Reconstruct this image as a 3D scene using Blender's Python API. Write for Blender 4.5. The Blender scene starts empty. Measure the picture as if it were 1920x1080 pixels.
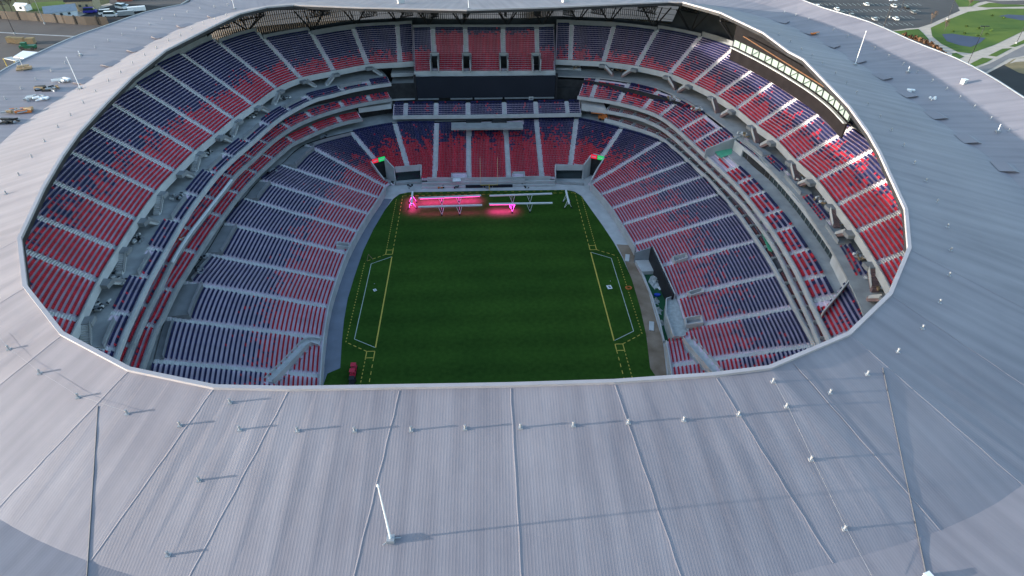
import bpy, math, random
import numpy as np
random.seed(7); rng = np.random.default_rng(11)
S = bpy.context.scene; COL = S.collection
# ------------------------------------------------------------------ camera
C = np.array([-2.262, -127.525, 101.933]); YAW, TILT, ROLL, FPX = -.0556, .6626, .0091, 1154.8
def cam_axes():
    cy, sy, ct, st = math.cos(YAW), math.sin(YAW), math.cos(TILT), math.sin(TILT)
    f = np.array([-sy*ct, cy*ct, -st]); r = np.array([cy, sy, 0.]); u = np.cross(r, f)
    c, s = math.cos(ROLL), math.sin(ROLL)
    return c*r+s*u, -s*r+c*u, f
RX, UX, FX = cam_axes()
import mathutils
cam = bpy.data.objects.new('camera', bpy.data.cameras.new('camera')); COL.objects.link(cam)
m = mathutils.Matrix.Identity(4)
for i in range(3):
    m[i][0], m[i][1], m[i][2], m[i][3] = RX[i], UX[i], -FX[i], C[i]
cam.matrix_world = m
cam.data.sensor_width = 36; cam.data.lens = FPX/1920*36; cam.data.clip_end = 6000; cam.data.clip_start = 1
S.camera = cam
# ------------------------------------------------------------------ light
SUN_EL, SUN_AZ = math.radians(6.3), math.radians(-86)      # travels +x, slightly +y
w = bpy.data.worlds.new('World'); S.world = w; w.use_nodes = True
nt = w.node_tree; bg = nt.nodes['Background']
sky = nt.nodes.new('ShaderNodeTexSky'); sky.sky_type = 'NISHITA'; sky.sun_disc = False
sky.sun_elevation = SUN_EL; sky.sun_rotation = math.radians(-94); sky.air_density = 1.0; sky.dust_density = 1.0; sky.ozone_density = 1.5
nt.links.new(sky.outputs[0], bg.inputs[0]); bg.inputs[1].default_value = .15
sd = bpy.data.lights.new('sun', 'SUN'); sd.energy = 2.4; sd.angle = math.radians(.6); sd.color = (1, .93, .83)
sun = bpy.data.objects.new('sun', sd); COL.objects.link(sun)
ld = mathutils.Vector((math.cos(SUN_EL)*.9976, math.cos(SUN_EL)*.07, -math.sin(SUN_EL)))
sun.rotation_euler = ld.to_track_quat('-Z', 'Y').to_euler()
S.view_settings.view_transform = 'Standard'; S.view_settings.look = 'None'
S.view_settings.exposure = 2.3; S.view_settings.gamma = 1
S.cycles.max_bounces = 6; S.cycles.diffuse_bounces = 3

# ------------------------------------------------------------------ helpers
def W(x, y, z):                      # a point of the photograph brought to its real height
    d = (x-960)/FPX*RX-(y-540)/FPX*UX+FX
    return C+d*((z-C[2])/d[2])
def PR(p):
    d = np.asarray(p, float)-C; zz = d@FX
    return np.stack([960+FPX*(d@RX)/zz, 540-FPX*(d@UX)/zz], -1)
def in_poly(pts, poly):
    x, y = pts[..., 0], pts[..., 1]; ins = np.zeros(x.shape, bool); n = len(poly)
    for i in range(n):
        x0, y0 = poly[i]; x1, y1 = poly[(i+1) % n]
        c = (y0 > y) != (y1 > y)
        with np.errstate(divide='ignore', invalid='ignore'):
            ins ^= c & (x < (x1-x0)*(y-y0)/((y1-y0) if y1 != y0 else 1e-9)+x0)
    return ins
def in_holes(p, holes):
    if not holes: return np.zeros(np.asarray(p).shape[:-1], bool)
    q = PR(p); r = np.zeros(q.shape[:-1], bool)
    for h in holes: r |= in_poly(q, h)
    return r
def crom(P, s):                      # Catmull-Rom through rows of P at parameters s
    P = np.asarray(P, float); n = len(P); s = np.clip(np.atleast_1d(s), 0, n-1-1e-9); i = s.astype(int); t = (s-i)[:, None]
    E = np.vstack([2*P[0]-P[1], P, 2*P[-1]-P[-2]])
    a, b, c, d = E[i], E[i+1], E[i+2], E[i+3]
    return .5*((2*b)+(c-a)*t+(2*a-5*b+4*c-d)*t*t+(3*b-a-3*c+d)*t**3)
def dense(P, step=1.5):
    P = np.asarray(P, float); s = np.linspace(0, len(P)-1, max(2, (len(P)-1)*24+1)); q = crom(P, s)
    L = np.r_[0, np.cumsum(np.linalg.norm(np.diff(q, axis=0), axis=1))]
    n = max(2, int(L[-1]/step)+1); u = np.linspace(0, L[-1], n)
    return np.stack([np.interp(u, L, q[:, k]) for k in range(q.shape[1])], 1)
def outward(P):                      # horizontal normals pointing away from the pitch
    P = np.asarray(P, float); t = np.gradient(P[:, :2], axis=0); n = np.stack([t[:, 1], -t[:, 0]], 1)
    n /= np.linalg.norm(n, axis=1)[:, None]+1e-9
    if (n*P[:, :2]).sum() < 0: n = -n
    return np.c_[n, np.zeros(len(n))]

class MB:
    def __init__(s): s.v = []; s.f = []; s.m = []; s.n = 0
    def add(s, v, f, m=0):
        o = s.n; s.v += [tuple(map(float, p)) for p in v]; s.n += len(v)
        for q in f: s.f.append(tuple(i+o for i in q)); s.m.append(m)
    def box(s, c, size, rz=0, m=0, tilt=None):
        x, y, z = [k/2 for k in size]; a, b = math.cos(rz), math.sin(rz)
        v = [(c[0]+a*i*x-b*j*y, c[1]+b*i*x+a*j*y, c[2]+k*z) for k in (-1, 1) for j in (-1, 1) for i in (-1, 1)]
        s.add(v, [(0, 2, 3, 1), (4, 5, 7, 6), (0, 1, 5, 4), (2, 6, 7, 3), (0, 4, 6, 2), (1, 3, 7, 5)], m)
    def bar(s, a, b, r, n=6, m=0, r2=None):
        a = np.asarray(a, float); b = np.asarray(b, float); d = b-a; L = np.linalg.norm(d)
        if L < 1e-6: return
        d /= L; h = np.array([0, 0, 1.]) if abs(d[2]) < .9 else np.array([1., 0, 0]); p = np.cross(d, h); p /= np.linalg.norm(p); q = np.cross(d, p)
        r2 = r if r2 is None else r2; v = []
        for c, rr in ((a, r), (b, r2)):
            for k in range(n):
                t = 2*math.pi*(k+.5)/n; v.append(c+rr*(math.cos(t)*p+math.sin(t)*q))
        f = [(k, (k+1) % n, n+(k+1) % n, n+k) for k in range(n)]+[tuple(range(n-1, -1, -1)), tuple(range(n, 2*n))]
        s.add(v, f, m)
    def wall(s, P, z0, z1, th=.25, m=0, side=0):   # upright wall along a plan line; z0/z1 numbers or arrays
        P = np.asarray(P, float); n = outward(np.c_[P[:, :2], np.zeros(len(P))]) if len(P) > 1 else None
        z0 = np.broadcast_to(z0, len(P)); z1 = np.broadcast_to(z1, len(P)); v = []
        for k in range(len(P)):
            for o in ((-.5+side)*th, (.5+side)*th):
                q = P[k, :2]+n[k, :2]*o; v += [(q[0], q[1], z0[k]), (q[0], q[1], z1[k])]
        f = []
        for k in range(len(P)-1):
            a, b = 4*k, 4*k+4
            f += [(a, b, b+1, a+1), (a+1, b+1, b+3, a+3), (a+3, b+3, b+2, a+2), (a+2, b+2, b, a)]
        f += [(0, 1, 3, 2), (4*len(P)-4, 4*len(P)-2, 4*len(P)-1, 4*len(P)-3)]
        s.add(v, f, m)
    def strip(s, A, B, th=0, m=0):      # surface between two 3D lines, with an underside when th > 0
        n = len(A); v = list(A)+list(B); f = [(k, k+1, n+k+1, n+k) for k in range(n-1)]
        s.add(v, f, m)
        if th:
            d = np.array([0, 0, th]); v2 = [np.asarray(p)-d for p in v]; s.add(v2, [q[::-1] for q in f], m)
            s.add([A[0], B[0], B[0]-d, A[0]-d], [(0, 1, 2, 3)], m); s.add([A[-1], B[-1], B[-1]-d, A[-1]-d], [(0, 1, 2, 3)], m)
            s.add(list(A)+[p-d for p in A], [(k, k+1, n+k+1, n+k) for k in range(n-1)], m)
            s.add(list(B)+[p-d for p in B], [(k, k+1, n+k+1, n+k) for k in range(n-1)], m)
    def poly(s, pts, h=0, m=0):         # flat outline, with depth h downwards
        n = len(pts); s.add(pts, [tuple(range(n))], m)
        if h:
            q = [(p[0], p[1], p[2]-h) for p in pts]; s.add(list(pts)+q, [(k, (k+1) % n, n+(k+1) % n, n+k) for k in range(n)], m); s.add(q, [tuple(range(n-1, -1, -1))], m)
    def obj(s, name, mats, parent=None, smooth=False):
        me = bpy.data.meshes.new(name); me.from_pydata(s.v, [], s.f)
        for q in (mats if isinstance(mats, (list, tuple)) else [mats]): me.materials.append(q)
        me.polygons.foreach_set('material_index', s.m)
        if smooth: me.polygons.foreach_set('use_smooth', [True]*len(s.f))
        me.update(); o = bpy.data.objects.new(name, me); COL.objects.link(o)
        if parent is not None: o.parent = parent; o.matrix_parent_inverse = mathutils.Matrix.Translation(-parent.location)
        return o
def tag(o, label=None, cat=None, group=None, kind=None):
    if label: o['label'] = label
    if cat: o['category'] = cat
    if group: o['group'] = group
    if kind: o['kind'] = kind
    return o
def thing(name, label, cat, loc=(0, 0, 0), group=None):
    o = bpy.data.objects.new(name, None); COL.objects.link(o); o.location = [float(k) for k in loc]; o.empty_display_size = .5
    return tag(o, label, cat, group)
def copy_thing(o, loc, rz=0, label=None):
    c = o.copy(); COL.objects.link(c); c.location = [float(k) for k in loc]; c.rotation_euler = (0, 0, rz)
    if label: c['label'] = label
    for ch in list(o.children):
        d = ch.copy(); COL.objects.link(d); d.parent = c
    return c
ORD = 'first second third fourth fifth sixth seventh eighth ninth tenth eleventh twelfth thirteenth fourteenth fifteenth sixteenth seventeenth eighteenth nineteenth twentieth'.split()
def ordinal(i):
    if i < 20: return ORD[i]
    t = {2: 'twenty', 3: 'thirty', 4: 'forty'}[(i+1)//10]; r = (i+1) % 10
    return {'twenty': 'twentieth', 'thirty': 'thirtieth', 'forty': 'fortieth'}[t] if r == 0 else t+'-'+ORD[r-1]

# ------------------------------------------------------------------ materials
def mat(name, col, rough=.8, var=.12, scale=.6, spec=.3, metal=0, bump=0, bscale=4, island=0, emit=None, col2=None):
    m = bpy.data.materials.new(name); m.use_nodes = True; n = m.node_tree; b = n.nodes['Principled BSDF']; L = n.links.new
    b.inputs['Roughness'].default_value = rough; b.inputs['Specular IOR Level'].default_value = spec; b.inputs['Metallic'].default_value = metal
    g = n.nodes.new('ShaderNodeNewGeometry'); t = n.nodes.new('ShaderNodeTexNoise'); t.inputs['Scale'].default_value = scale; t.inputs['Detail'].default_value = 6
    L(g.outputs['Position'], t.inputs['Vector'])
    mx = n.nodes.new('ShaderNodeMix'); mx.data_type = 'RGBA'
    c2 = col2 or tuple(min(1, k*(1+var)) for k in col); c1 = col if col2 else tuple(k*(1-var) for k in col)
    mx.inputs[6].default_value = (*c1, 1); mx.inputs[7].default_value = (*c2, 1)
    r = n.nodes.new('ShaderNodeMapRange'); r.inputs[1].default_value = .3; r.inputs[2].default_value = .7; L(t.outputs[0], r.inputs[0]); L(r.outputs[0], mx.inputs[0])
    out = mx.outputs[2]
    if island:
        h = n.nodes.new('ShaderNodeHueSaturation'); q = n.nodes.new('ShaderNodeMapRange'); q.inputs[3].default_value = 1-island; q.inputs[4].default_value = 1+island
        L(g.outputs['Random Per Island'], q.inputs[0]); L(q.outputs[0], h.inputs['Value']); L(out, h.inputs['Color']); out = h.outputs[0]
    L(out, b.inputs['Base Color'])
    if bump:
        t2 = n.nodes.new('ShaderNodeTexNoise'); t2.inputs['Scale'].default_value = bscale; t2.inputs['Detail'].default_value = 5; L(g.outputs['Position'], t2.inputs['Vector'])
        bp = n.nodes.new('ShaderNodeBump'); bp.inputs['Strength'].default_value = bump; bp.inputs['Distance'].default_value = .1; L(t2.outputs[0], bp.inputs['Height']); L(bp.outputs[0], b.inputs['Normal'])
    if emit:
        b.inputs['Emission Color'].default_value = (*emit[:3], 1); b.inputs['Emission Strength'].default_value = emit[3]
    return m
M = {}
M['conc'] = mat('concrete', (.33, .335, .34), .9, .16, .35)
M['tread'] = mat('concrete_tread', (.66, .55, .64), .9, .14, .3)
M['stair'] = mat('concrete_stair', (.52, .52, .525), .9, .12, .8)
M['light'] = mat('pale_concrete', (.48, .48, .485), .85, .12, .3)
M['wall'] = mat('grey_wall', (.23, .235, .245), .9, .15, .3)
M['dark'] = mat('dark_steel', (.02, .021, .025), .6, .3, .5)
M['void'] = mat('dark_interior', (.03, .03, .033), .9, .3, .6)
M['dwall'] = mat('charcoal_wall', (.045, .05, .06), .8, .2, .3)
M['red'] = mat('red_seat', (.46, .010, .028), .5, .06, .2, .3, island=.28)
M['navy'] = mat('navy_seat', (.011, .013, .068), .5, .06, .2, .25, island=.35)
M['maroon'] = mat('maroon_seat', (.17, .05, .055), .55, .06, .2, .3, island=.25)
M['white'] = mat('white_paint', (.75, .76, .78), .5, .05, .6)
M['metal'] = mat('grey_metal', (.32, .34, .37), .45, .1, .8, .5, .4)
M['turf'] = mat('turf', (.024, .064, .009), .95, .2, .05, .1, bump=.15, bscale=3, col2=(.037, .088, .012))
M['turf2'] = mat('green_mat', (.016, .085, .040), .9, .15, .3)
M['dirt'] = mat('dirt', (.19, .135, .095), .95, .3, .25, .1, col2=(.32, .245, .19))
M['yellow'] = mat('yellow_line', (.55, .42, .08), .8, .1, 1)
M['wline'] = mat('white_line', (.50, .55, .50), .8, .1, 1)
M['screen'] = mat('screen_black', (.016, .019, .028), .8, .1, .1, .2)
M['glass'] = mat('dark_glass', (.03, .045, .05), .12, .1, .4, .6)
M['blue'] = mat('blue_plastic', (.02, .06, .42), .5, .2, .5)
M['orange'] = mat('orange_paint', (.55, .16, .04), .5, .15, .8)
M['plastic'] = mat('pale_sheeting', (.36, .385, .39), .4, .2, 1.2, .5)
M['tan'] = mat('tan_board', (.42, .30, .18), .8, .15, .8)
M['green'] = mat('green_paint', (.02, .13, .07), .5, .2, .8)
M['mint'] = mat('mint_membrane', (.10, .42, .26), .6, .15, .6)
M['trimm'] = mat('galvanised_metal', (.30, .30, .315), .4, .1, 1, .5, .3)
M['brown_rail'] = mat('brown_rail_paint', (.14, .07, .035), .7, .2, 1)
M['dgrey'] = mat('dark_sealant', (.10, .10, .11), .7, .15, .5)
M['rust'] = mat('maroon_steel', (.24, .16, .16), .7, .15, .4)

n_ = M['turf'].node_tree; L_ = n_.links.new; bs_ = n_.nodes['Principled BSDF']; src_ = bs_.inputs['Base Color'].links[0].from_socket
g_ = n_.nodes.new('ShaderNodeNewGeometry'); w_ = n_.nodes.new('ShaderNodeTexWave'); w_.bands_direction = 'Y'; w_.inputs['Scale'].default_value = .0345; w_.inputs['Distortion'].default_value = .6; w_.inputs['Detail'].default_value = 2; L_(g_.outputs['Position'], w_.inputs['Vector'])
t_ = n_.nodes.new('ShaderNodeTexNoise'); t_.inputs['Scale'].default_value = .9; t_.inputs['Detail'].default_value = 8; L_(g_.outputs['Position'], t_.inputs['Vector'])
a_ = n_.nodes.new('ShaderNodeMath'); a_.operation = 'MULTIPLY_ADD'; a_.inputs[1].default_value = .22; L_(w_.outputs[1], a_.inputs[0]); L_(t_.outputs[0], a_.inputs[2])
r_ = n_.nodes.new('ShaderNodeMapRange'); r_.inputs[1].default_value = .3; r_.inputs[2].default_value = .95; r_.inputs[3].default_value = .72; r_.inputs[4].default_value = 1.3; L_(a_.outputs[0], r_.inputs[0])
h_ = n_.nodes.new('ShaderNodeHueSaturation'); L_(src_, h_.inputs['Color']); L_(r_.outputs[0], h_.inputs['Value']); L_(h_.outputs[0], bs_.inputs['Base Color'])
# ================================================================== ROOF
def roof_mat():
    m = bpy.data.materials.new('roof_membrane'); m.use_nodes = True; n = m.node_tree; b = n.nodes['Principled BSDF']; L = n.links.new
    b.inputs['Roughness'].default_value = .62; b.inputs['Specular IOR Level'].default_value = .35
    g = n.nodes.new('ShaderNodeNewGeometry'); uv = n.nodes.new('ShaderNodeUVMap')
    t = n.nodes.new('ShaderNodeTexNoise'); t.inputs['Scale'].default_value = .06; t.inputs['Detail'].default_value = 9; t.inputs['Roughness'].default_value = .62; L(g.outputs['Position'], t.inputs['Vector'])
    mp = n.nodes.new('ShaderNodeMapping'); mp.inputs['Scale'].default_value = (.55, .03, 1); L(uv.outputs[0], mp.inputs[0])
    t2 = n.nodes.new('ShaderNodeTexNoise'); t2.inputs['Scale'].default_value = 1; t2.inputs['Detail'].default_value = 4; L(mp.outputs[0], t2.inputs['Vector'])
    ad = n.nodes.new('ShaderNodeMath'); ad.operation = 'ADD'; L(t.outputs[0], ad.inputs[0]); L(t2.outputs[0], ad.inputs[1])
    r = n.nodes.new('ShaderNodeMapRange'); r.inputs[1].default_value = .7; r.inputs[2].default_value = 1.3; L(ad.outputs[0], r.inputs[0])
    mx = n.nodes.new('ShaderNodeMix'); mx.data_type = 'RGBA'; mx.inputs[6].default_value = (.172, .161, .187, 1); mx.inputs[7].default_value = (.262, .245, .272, 1); L(r.outputs[0], mx.inputs[0])
    L(mx.outputs[2], b.inputs['Base Color'])
    wv = n.nodes.new('ShaderNodeTexWave'); wv.bands_direction = 'X'; wv.inputs['Scale'].default_value = 1/.31*math.pi/10; wv.inputs['Distortion'].default_value = .15; wv.inputs['Detail Scale'].default_value = .3; L(uv.outputs[0], wv.inputs['Vector'])
    pw = n.nodes.new('ShaderNodeMath'); pw.operation = 'POWER'; pw.inputs[1].default_value = 3; L(wv.outputs[1], pw.inputs[0])
    bp = n.nodes.new('ShaderNodeBump'); bp.inputs['Strength'].default_value = .115; bp.inputs['Distance'].default_value = .04; L(pw.outputs[0], bp.inputs['Height'])
    t3 = n.nodes.new('ShaderNodeTexNoise'); t3.inputs['Scale'].default_value = .35; t3.inputs['Detail'].default_value = 3; L(g.outputs['Position'], t3.inputs['Vector'])
    bp2 = n.nodes.new('ShaderNodeBump'); bp2.inputs['Strength'].default_value = .25; bp2.inputs['Distance'].default_value = .12; L(t3.outputs[0], bp2.inputs['Height']); L(bp.outputs[0], bp2.inputs['Normal'])
    L(bp2.outputs[0], b.inputs['Normal'])
    return m
M['roof'] = roof_mat()
ZI = 52.
IN_PX = [(875, 19.5), (680, 15), (550, 10), (500, 14), (450, 26), (400, 50), (312, 95), (250, 145), (200, 195), (150, 250), (120, 292), (85, 352), (41, 447), (52, 536), (121, 624), (246, 690), (405, 723),
         (545, 726), (752, 722.5), (957, 719), (1150, 713), (1338, 700), (1440, 687), (1587, 625), (1665, 550), (1701, 465), (1695, 392), (1665, 327), (1647, 287), (1626, 250), (1590, 200), (1547, 155), (1505, 112), (1477, 97), (1430, 62), (1350, 24), (1280, 4.5), (1252, 4), (1147, 9), (1040, 14)]
INP = np.array([W(x, y, ZI) for x, y in IN_PX])
th = np.unwrap(np.arctan2(INP[:, 1], INP[:, 0]))
order = np.argsort(th % (2*math.pi)); TH = (th % (2*math.pi))[order]; RI = np.hypot(INP[:, 0], INP[:, 1])[order]
def ring(pts):
    p = np.array(pts, float); t = np.arctan2(p[:, 1], p[:, 0]) % (2*math.pi); o = np.argsort(t); t, r = t[o], np.hypot(p[:, 0], p[:, 1])[o]
    t = np.r_[t-2*math.pi, t, t+2*math.pi]; r = np.r_[r, r, r]
    return lambda a: np.interp(np.asarray(a) % (2*math.pi), t, r)
rI = ring(INP[:, :2])
def smooth_ring(pts):
    pts = sorted(pts, key=lambda p: math.atan2(p[1], p[0]))
    p = np.array(pts, float); q = crom(np.vstack([p[-2:], p, p[:3]]), np.linspace(2, len(p)+2, len(p)*8)[:-1]); return ring(q)
VAL = [(-99.8, -2.8), (-100.3, 18), (-98.6, 45.7), (-93, 78), (-76, 102), (-45, 112), (0, 114), (45, 112), (77, 102), (95, 80), (99.8, 58), (101.2, 26.6), (99.1, -12.2), (98, -25.4), (91, -48), (77, -73), (52.2, -92.9), (24.3, -101), (0, -103), (-24, -101), (-50, -91.8), (-77, -72), (-92, -44)]
rV = smooth_ring(VAL)
ZV = 47.6
def lean(a):                          # outer band nearly level on the left, rising on the right and near sides
    d = abs((math.degrees(a)-150+180) % 360-180); t = min(max((d-45)/30, 0), 1); return t*t*(3-2*t)
def zM(a): return ZV+.15+.35*lean(a)
def lean2(a): d = abs((math.degrees(a)-232+180) % 360-180); return min(max((60-d)/25, 0), 1)
def zO(a): return zM(a)+.15+1.75*lean(a)+.6*lean2(a)
OUT = [tuple(W(x, y, 47.9)[:2]) for x, y in [(0, 135), (70, 100), (137, 70), (202, 47), (275, 22), (350, 6)]]+[tuple(W(x, y, 49.2)[:2]) for x, y in [(1540, 19), (1630, 47), (1715, 85), (1790, 115), (1850, 147), (1920, 192)]]
OUT += [(-100, 118), (-60, 132), (0, 134), (60, 132), (103, 112), (114, -60), (97, -88), (64, -112), (0, -121), (-60, -112), (-95, -86), (-118, -30), (-121, 0)]
rO = smooth_ring(sorted(OUT, key=lambda p: math.atan2(p[1], p[0]))); rM = lambda a: rV(a)+(rO(a)-rV(a))*.50
ZM = ZO = 48.
def rp(a, r, z): return np.array([r*math.cos(a), r*math.sin(a), z])
def wfrac(a0, a1, k, n): return a0+(a1-a0)*k/n
roof = thing('stadium_roof', 'grey ribbed ring roof around the open stadium bowl', 'roof', (0, 0, 0))
def uvmesh(name, quads, parent, mats):
    # quads: list of (4 pts, edge dir) ; uv u along the edge, v across
    v = []; f = []; uv = []
    for q, e in quads:
        o = len(v); v += [tuple(map(float, p)) for p in q]; f.append((o, o+1, o+2, o+3)); e = np.asarray(e); e = e/np.linalg.norm(e); pz = np.array([-e[1], e[0]])
        uv += [(float(p[:2]@e), float(p[:2]@pz)) for p in map(np.asarray, q)]
    me = bpy.data.meshes.new(name); me.from_pydata(v, [], f); me.materials.append(mats); l = me.uv_layers.new(name='UVMap'); l.data.foreach_set('uv', np.array(uv, np.float32).ravel())
    me.update(); o = bpy.data.objects.new(name, me); COL.objects.link(o); o.parent = parent; return o
AN = list(TH)+[TH[0]+2*math.pi]
for k in range(len(AN)-1):
    a0, a1 = AN[k], AN[k+1]; p0, p1 = rp(a0, rI(a0), ZI), rp(a1, rI(a1), ZI); e = (p1-p0)[:2]
    n = 4; qs = []
    for j in range(n):
        b0, b1 = wfrac(a0, a1, j, n), wfrac(a0, a1, j+1, n)
        i0, i1 = p0+(p1-p0)*j/n, p0+(p1-p0)*(j+1)/n
        b0i, b1i = math.atan2(i0[1], i0[0]), math.atan2(i1[1], i1[0])
        qs.append(((i0, rp(b0i, rV(b0i), ZV), rp(b1i, rV(b1i), ZV), i1), e))
        b0, b1 = b0i, b1i
        qs.append(((rp(b0, rV(b0), ZV), rp(b0, rM(b0), zM(b0)), rp(b1, rM(b1), zM(b1)), rp(b1, rV(b1), ZV)), e))
        qs.append(((rp(b0, rM(b0), zM(b0)), rp(b0, rO(b0), zO(b0)), rp(b1, rO(b1), zO(b1)), rp(b1, rM(b1), zM(b1))), e))
    uvmesh('roof_panel', qs, roof, M['roof'])
# edge trim, soffit, outer wall
b = MB(); AA = []
for k in range(len(AN)-1):
    a0, a1 = AN[k], AN[k+1]; p0, p1 = rp(a0, rI(a0), 0), rp(a1, rI(a1), 0)
    AA += [p0+(p1-p0)*j/3 for j in range(3)]
AA.append(AA[0]); AA = np.array(AA)
b.wall(AA, ZI-.2, ZI+.22, .5, 0, .5); b.obj('edge_trim', mat('trim_metal', (.33, .315, .34), .5, .06, .6), roof)
b = MB(); b.wall(AA, ZI-1.0, ZI-.205, .3, 0, .55); b.obj('edge_fascia', M['dark'], roof)
b = MB()
A3 = [np.array([p[0], p[1], ZI-.95]) for p in AA]; B3 = []; B4 = []; B5 = []
for p in AA:
    a = math.atan2(p[1], p[0]); B3.append(rp(a, rV(a), ZV-1.6)); B4.append(rp(a, rO(a)-.3, zO(a)-1.6)); B5.append(rp(a, rO(a)-.3, zO(a)-.02))
b.strip(A3, B3); b.strip(B3, B4); b.strip(B4, B5); b.obj('soffit', M['dark'], roof)
b = MB(); P_ = np.array([rp(a, rO(a), 0) for a in np.linspace(0, 2*math.pi, 145)]); zq = np.array([zO(a) for a in np.linspace(0, 2*math.pi, 145)]); b.wall(P_, zq-.6, zq+.16, .35); b.obj('outer_coping', M['metal'], roof)
# raised seams between the roof panels
for (ix, iy), ex in [((52, 536), 1), ((121, 624), 1), ((246, 690), 1), ((405, 723), 1), ((545, 726), .99), ((752, 722.5), 1), ((957, 719), 1), ((1150, 713), 1), ((1338, 700), 1), ((1480, 671), 1), ((1590, 623), 1), ((1665, 550), 1), ((41, 447), 1), ((1701, 465), 1)]:
    p = W(ix, iy, ZI); a = math.atan2(p[1], p[0]); q = rp(a, rV(a), ZV); b = MB(); r0 = rI(a)
    d = (q-rp(a, r0, ZI)); side = np.array([-math.sin(a), math.cos(a), 0])
    A_ = rp(a, r0+.6, ZI-d[2]*0)+d*.01; n = 14; L_ = []; R_ = []; T_ = []
    for k in range(n+1):
        c = rp(a, r0, ZI)+d*(.03+.97*k/n)*ex; wob = .035*math.sin(k*1.9+ix)+.02*math.sin(k*4.1); c = c+side*wob
        L_.append(c-side*.11+[0, 0, .01]); R_.append(c+side*.11+[0, 0, .01]); T_.append(c+[0, 0, .035])
    b.strip(L_, T_); b.strip(T_, R_); b.obj('roof_seam', M['roof'], roof)
from mathutils.bvhtree import BVHTree
bv, bf = [], []
for o_ in roof.children:
    if o_.name.startswith('roof_panel'):
        k0 = len(bv); bv += [tuple(q.co) for q in o_.data.vertices]; bf += [tuple(k0+i for i in p.vertices) for p in o_.data.polygons]
BVH = BVHTree.FromPolygons(bv, bf)
def onroof(x, y):                     # where that spot of the photograph lies on the roof skin
    d = (x-960)/FPX*RX-(y-540)/FPX*UX+FX; h = BVH.ray_cast(mathutils.Vector(C), mathutils.Vector(d).normalized())[0]
    return np.array(h) if h is not None else W(x, y, 49.)
# slim expansion joints
for px0, px1 in [((184, 762), (163, 1085)), ((1655, 690), (1737, 1080))]:
    b = MB(); pts = [onroof(px0[0]+(px1[0]-px0[0])*k/10, px0[1]+(px1[1]-px0[1])*k/10)+[0, 0, .03] for k in range(11)]
    for k in range(10): b.bar(pts[k], pts[k+1], .055)
    b.obj('expansion_joint', M['dgrey'], roof)
for line in [[(-5, 628), (17, 655), (75, 700), (147, 745), (239, 776)], [(1449, 716), (1474, 763), (1520, 862), (1583, 992), (1632, 1085)]]:
    b = MB(); pts = [onroof(*q)+[0, 0, .4] for q in line]
    for k in range(len(pts)-1): b.bar(pts[k], pts[k+1], .016, 4)
    tag(b.obj('safety_cable', M['trimm']), 'thin pale safety cable strung between roof vents on the '+('left' if line[0][0] < 0 else 'right')+' of the near roof', 'cable', 'roof safety cables')

# roof vents
VN = {'near row': [(17, 655), (75, 700), (147, 745), (239, 776), (338, 798), (450, 806), (558, 808), (665, 808), (771, 807), (872, 804), (976, 802), (1075, 798), (1178, 793), (1282, 788), (1385, 778)],
      'scattered': [(432, 755), (374, 901), (316, 1041), (1449, 716), (1474, 763), (1520, 862), (1583, 992)],
      'right row': [(1556, 737), (1626, 702), (1683, 660), (1729, 616), (1761, 568), (1779, 517), (1782, 470), (1776, 426), (1757, 379), (1736, 340), (1714, 307), (1694, 274), (1671, 245), (1650, 220), (1627, 197), (1606, 175), (1587, 157), (1566, 139), (1542, 120), (1522, 106), (1502, 94), (1482, 79), (1460, 66)],
      'right valley': [(1471, 24), (1492, 29), (1516, 37), (1563, 57), (1589, 69), (1640, 92), (1666, 106), (1694, 121), (1720, 136), (1748, 153), (1775, 168), (1800, 184), (1827, 201), (1858, 223), (1891, 246)],
      'left valley': [(10, 186), (40, 167), (68, 150), (97, 134), (123, 119), (151, 107), (179, 90), (204, 77), (230, 66), (256, 55), (281, 46), (305, 37), (329, 30), (352, 24), (375, 17), (402, 14), (427, 10)],
      'left row': [(12, 364), (36, 329), (60, 295), (84, 266), (109, 239), (133, 217), (157, 194), (180, 173), (204, 153), (227, 137), (249, 120), (272, 105), (294, 91), (316, 77), (339, 67), (360, 55), (382, 45), (403, 37), (425, 29)]}
LB = {'near row': 'grey roof vent on the near roof, {o} from the left in its row', 'scattered': 'lone grey vent on the near roof, {o} of the seven outside the long row',
      'right row': 'small vent along the right roof rim, {o} going away from the camera', 'right valley': 'small vent beside the right roof valley, {o} from the far end',
      'left valley': 'small vent on the left outer roof band, {o} from the left edge', 'left row': 'small vent along the left roof rim, {o} going away from the camera'}
v0 = None
for key, lst in VN.items():
    for i, (x, y) in enumerate(lst):
        p = onroof(x, y); lab = LB[key].format(o=ordinal(i))
        if v0 is None:
            v0 = thing('roof_vent', lab, 'roof vent', p, 'roof vents')
            b = MB(); b.bar((0, 0, -.1), (0, 0, .54), .11, 8); o_ = b.obj('vent_pipe', M['metal']); o_.parent = v0
            b = MB(); b.bar((0, 0, .5), (0, 0, .62), .15, 8, r2=.12); o_ = b.obj('vent_cap', M['trimm']); o_.parent = v0
            b = MB(); b.box((0, 0, .0), (.45, .45, .14)); o_ = b.obj('vent_curb', M['metal']); o_.parent = v0
        else: copy_thing(v0, p, 0, lab)
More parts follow.
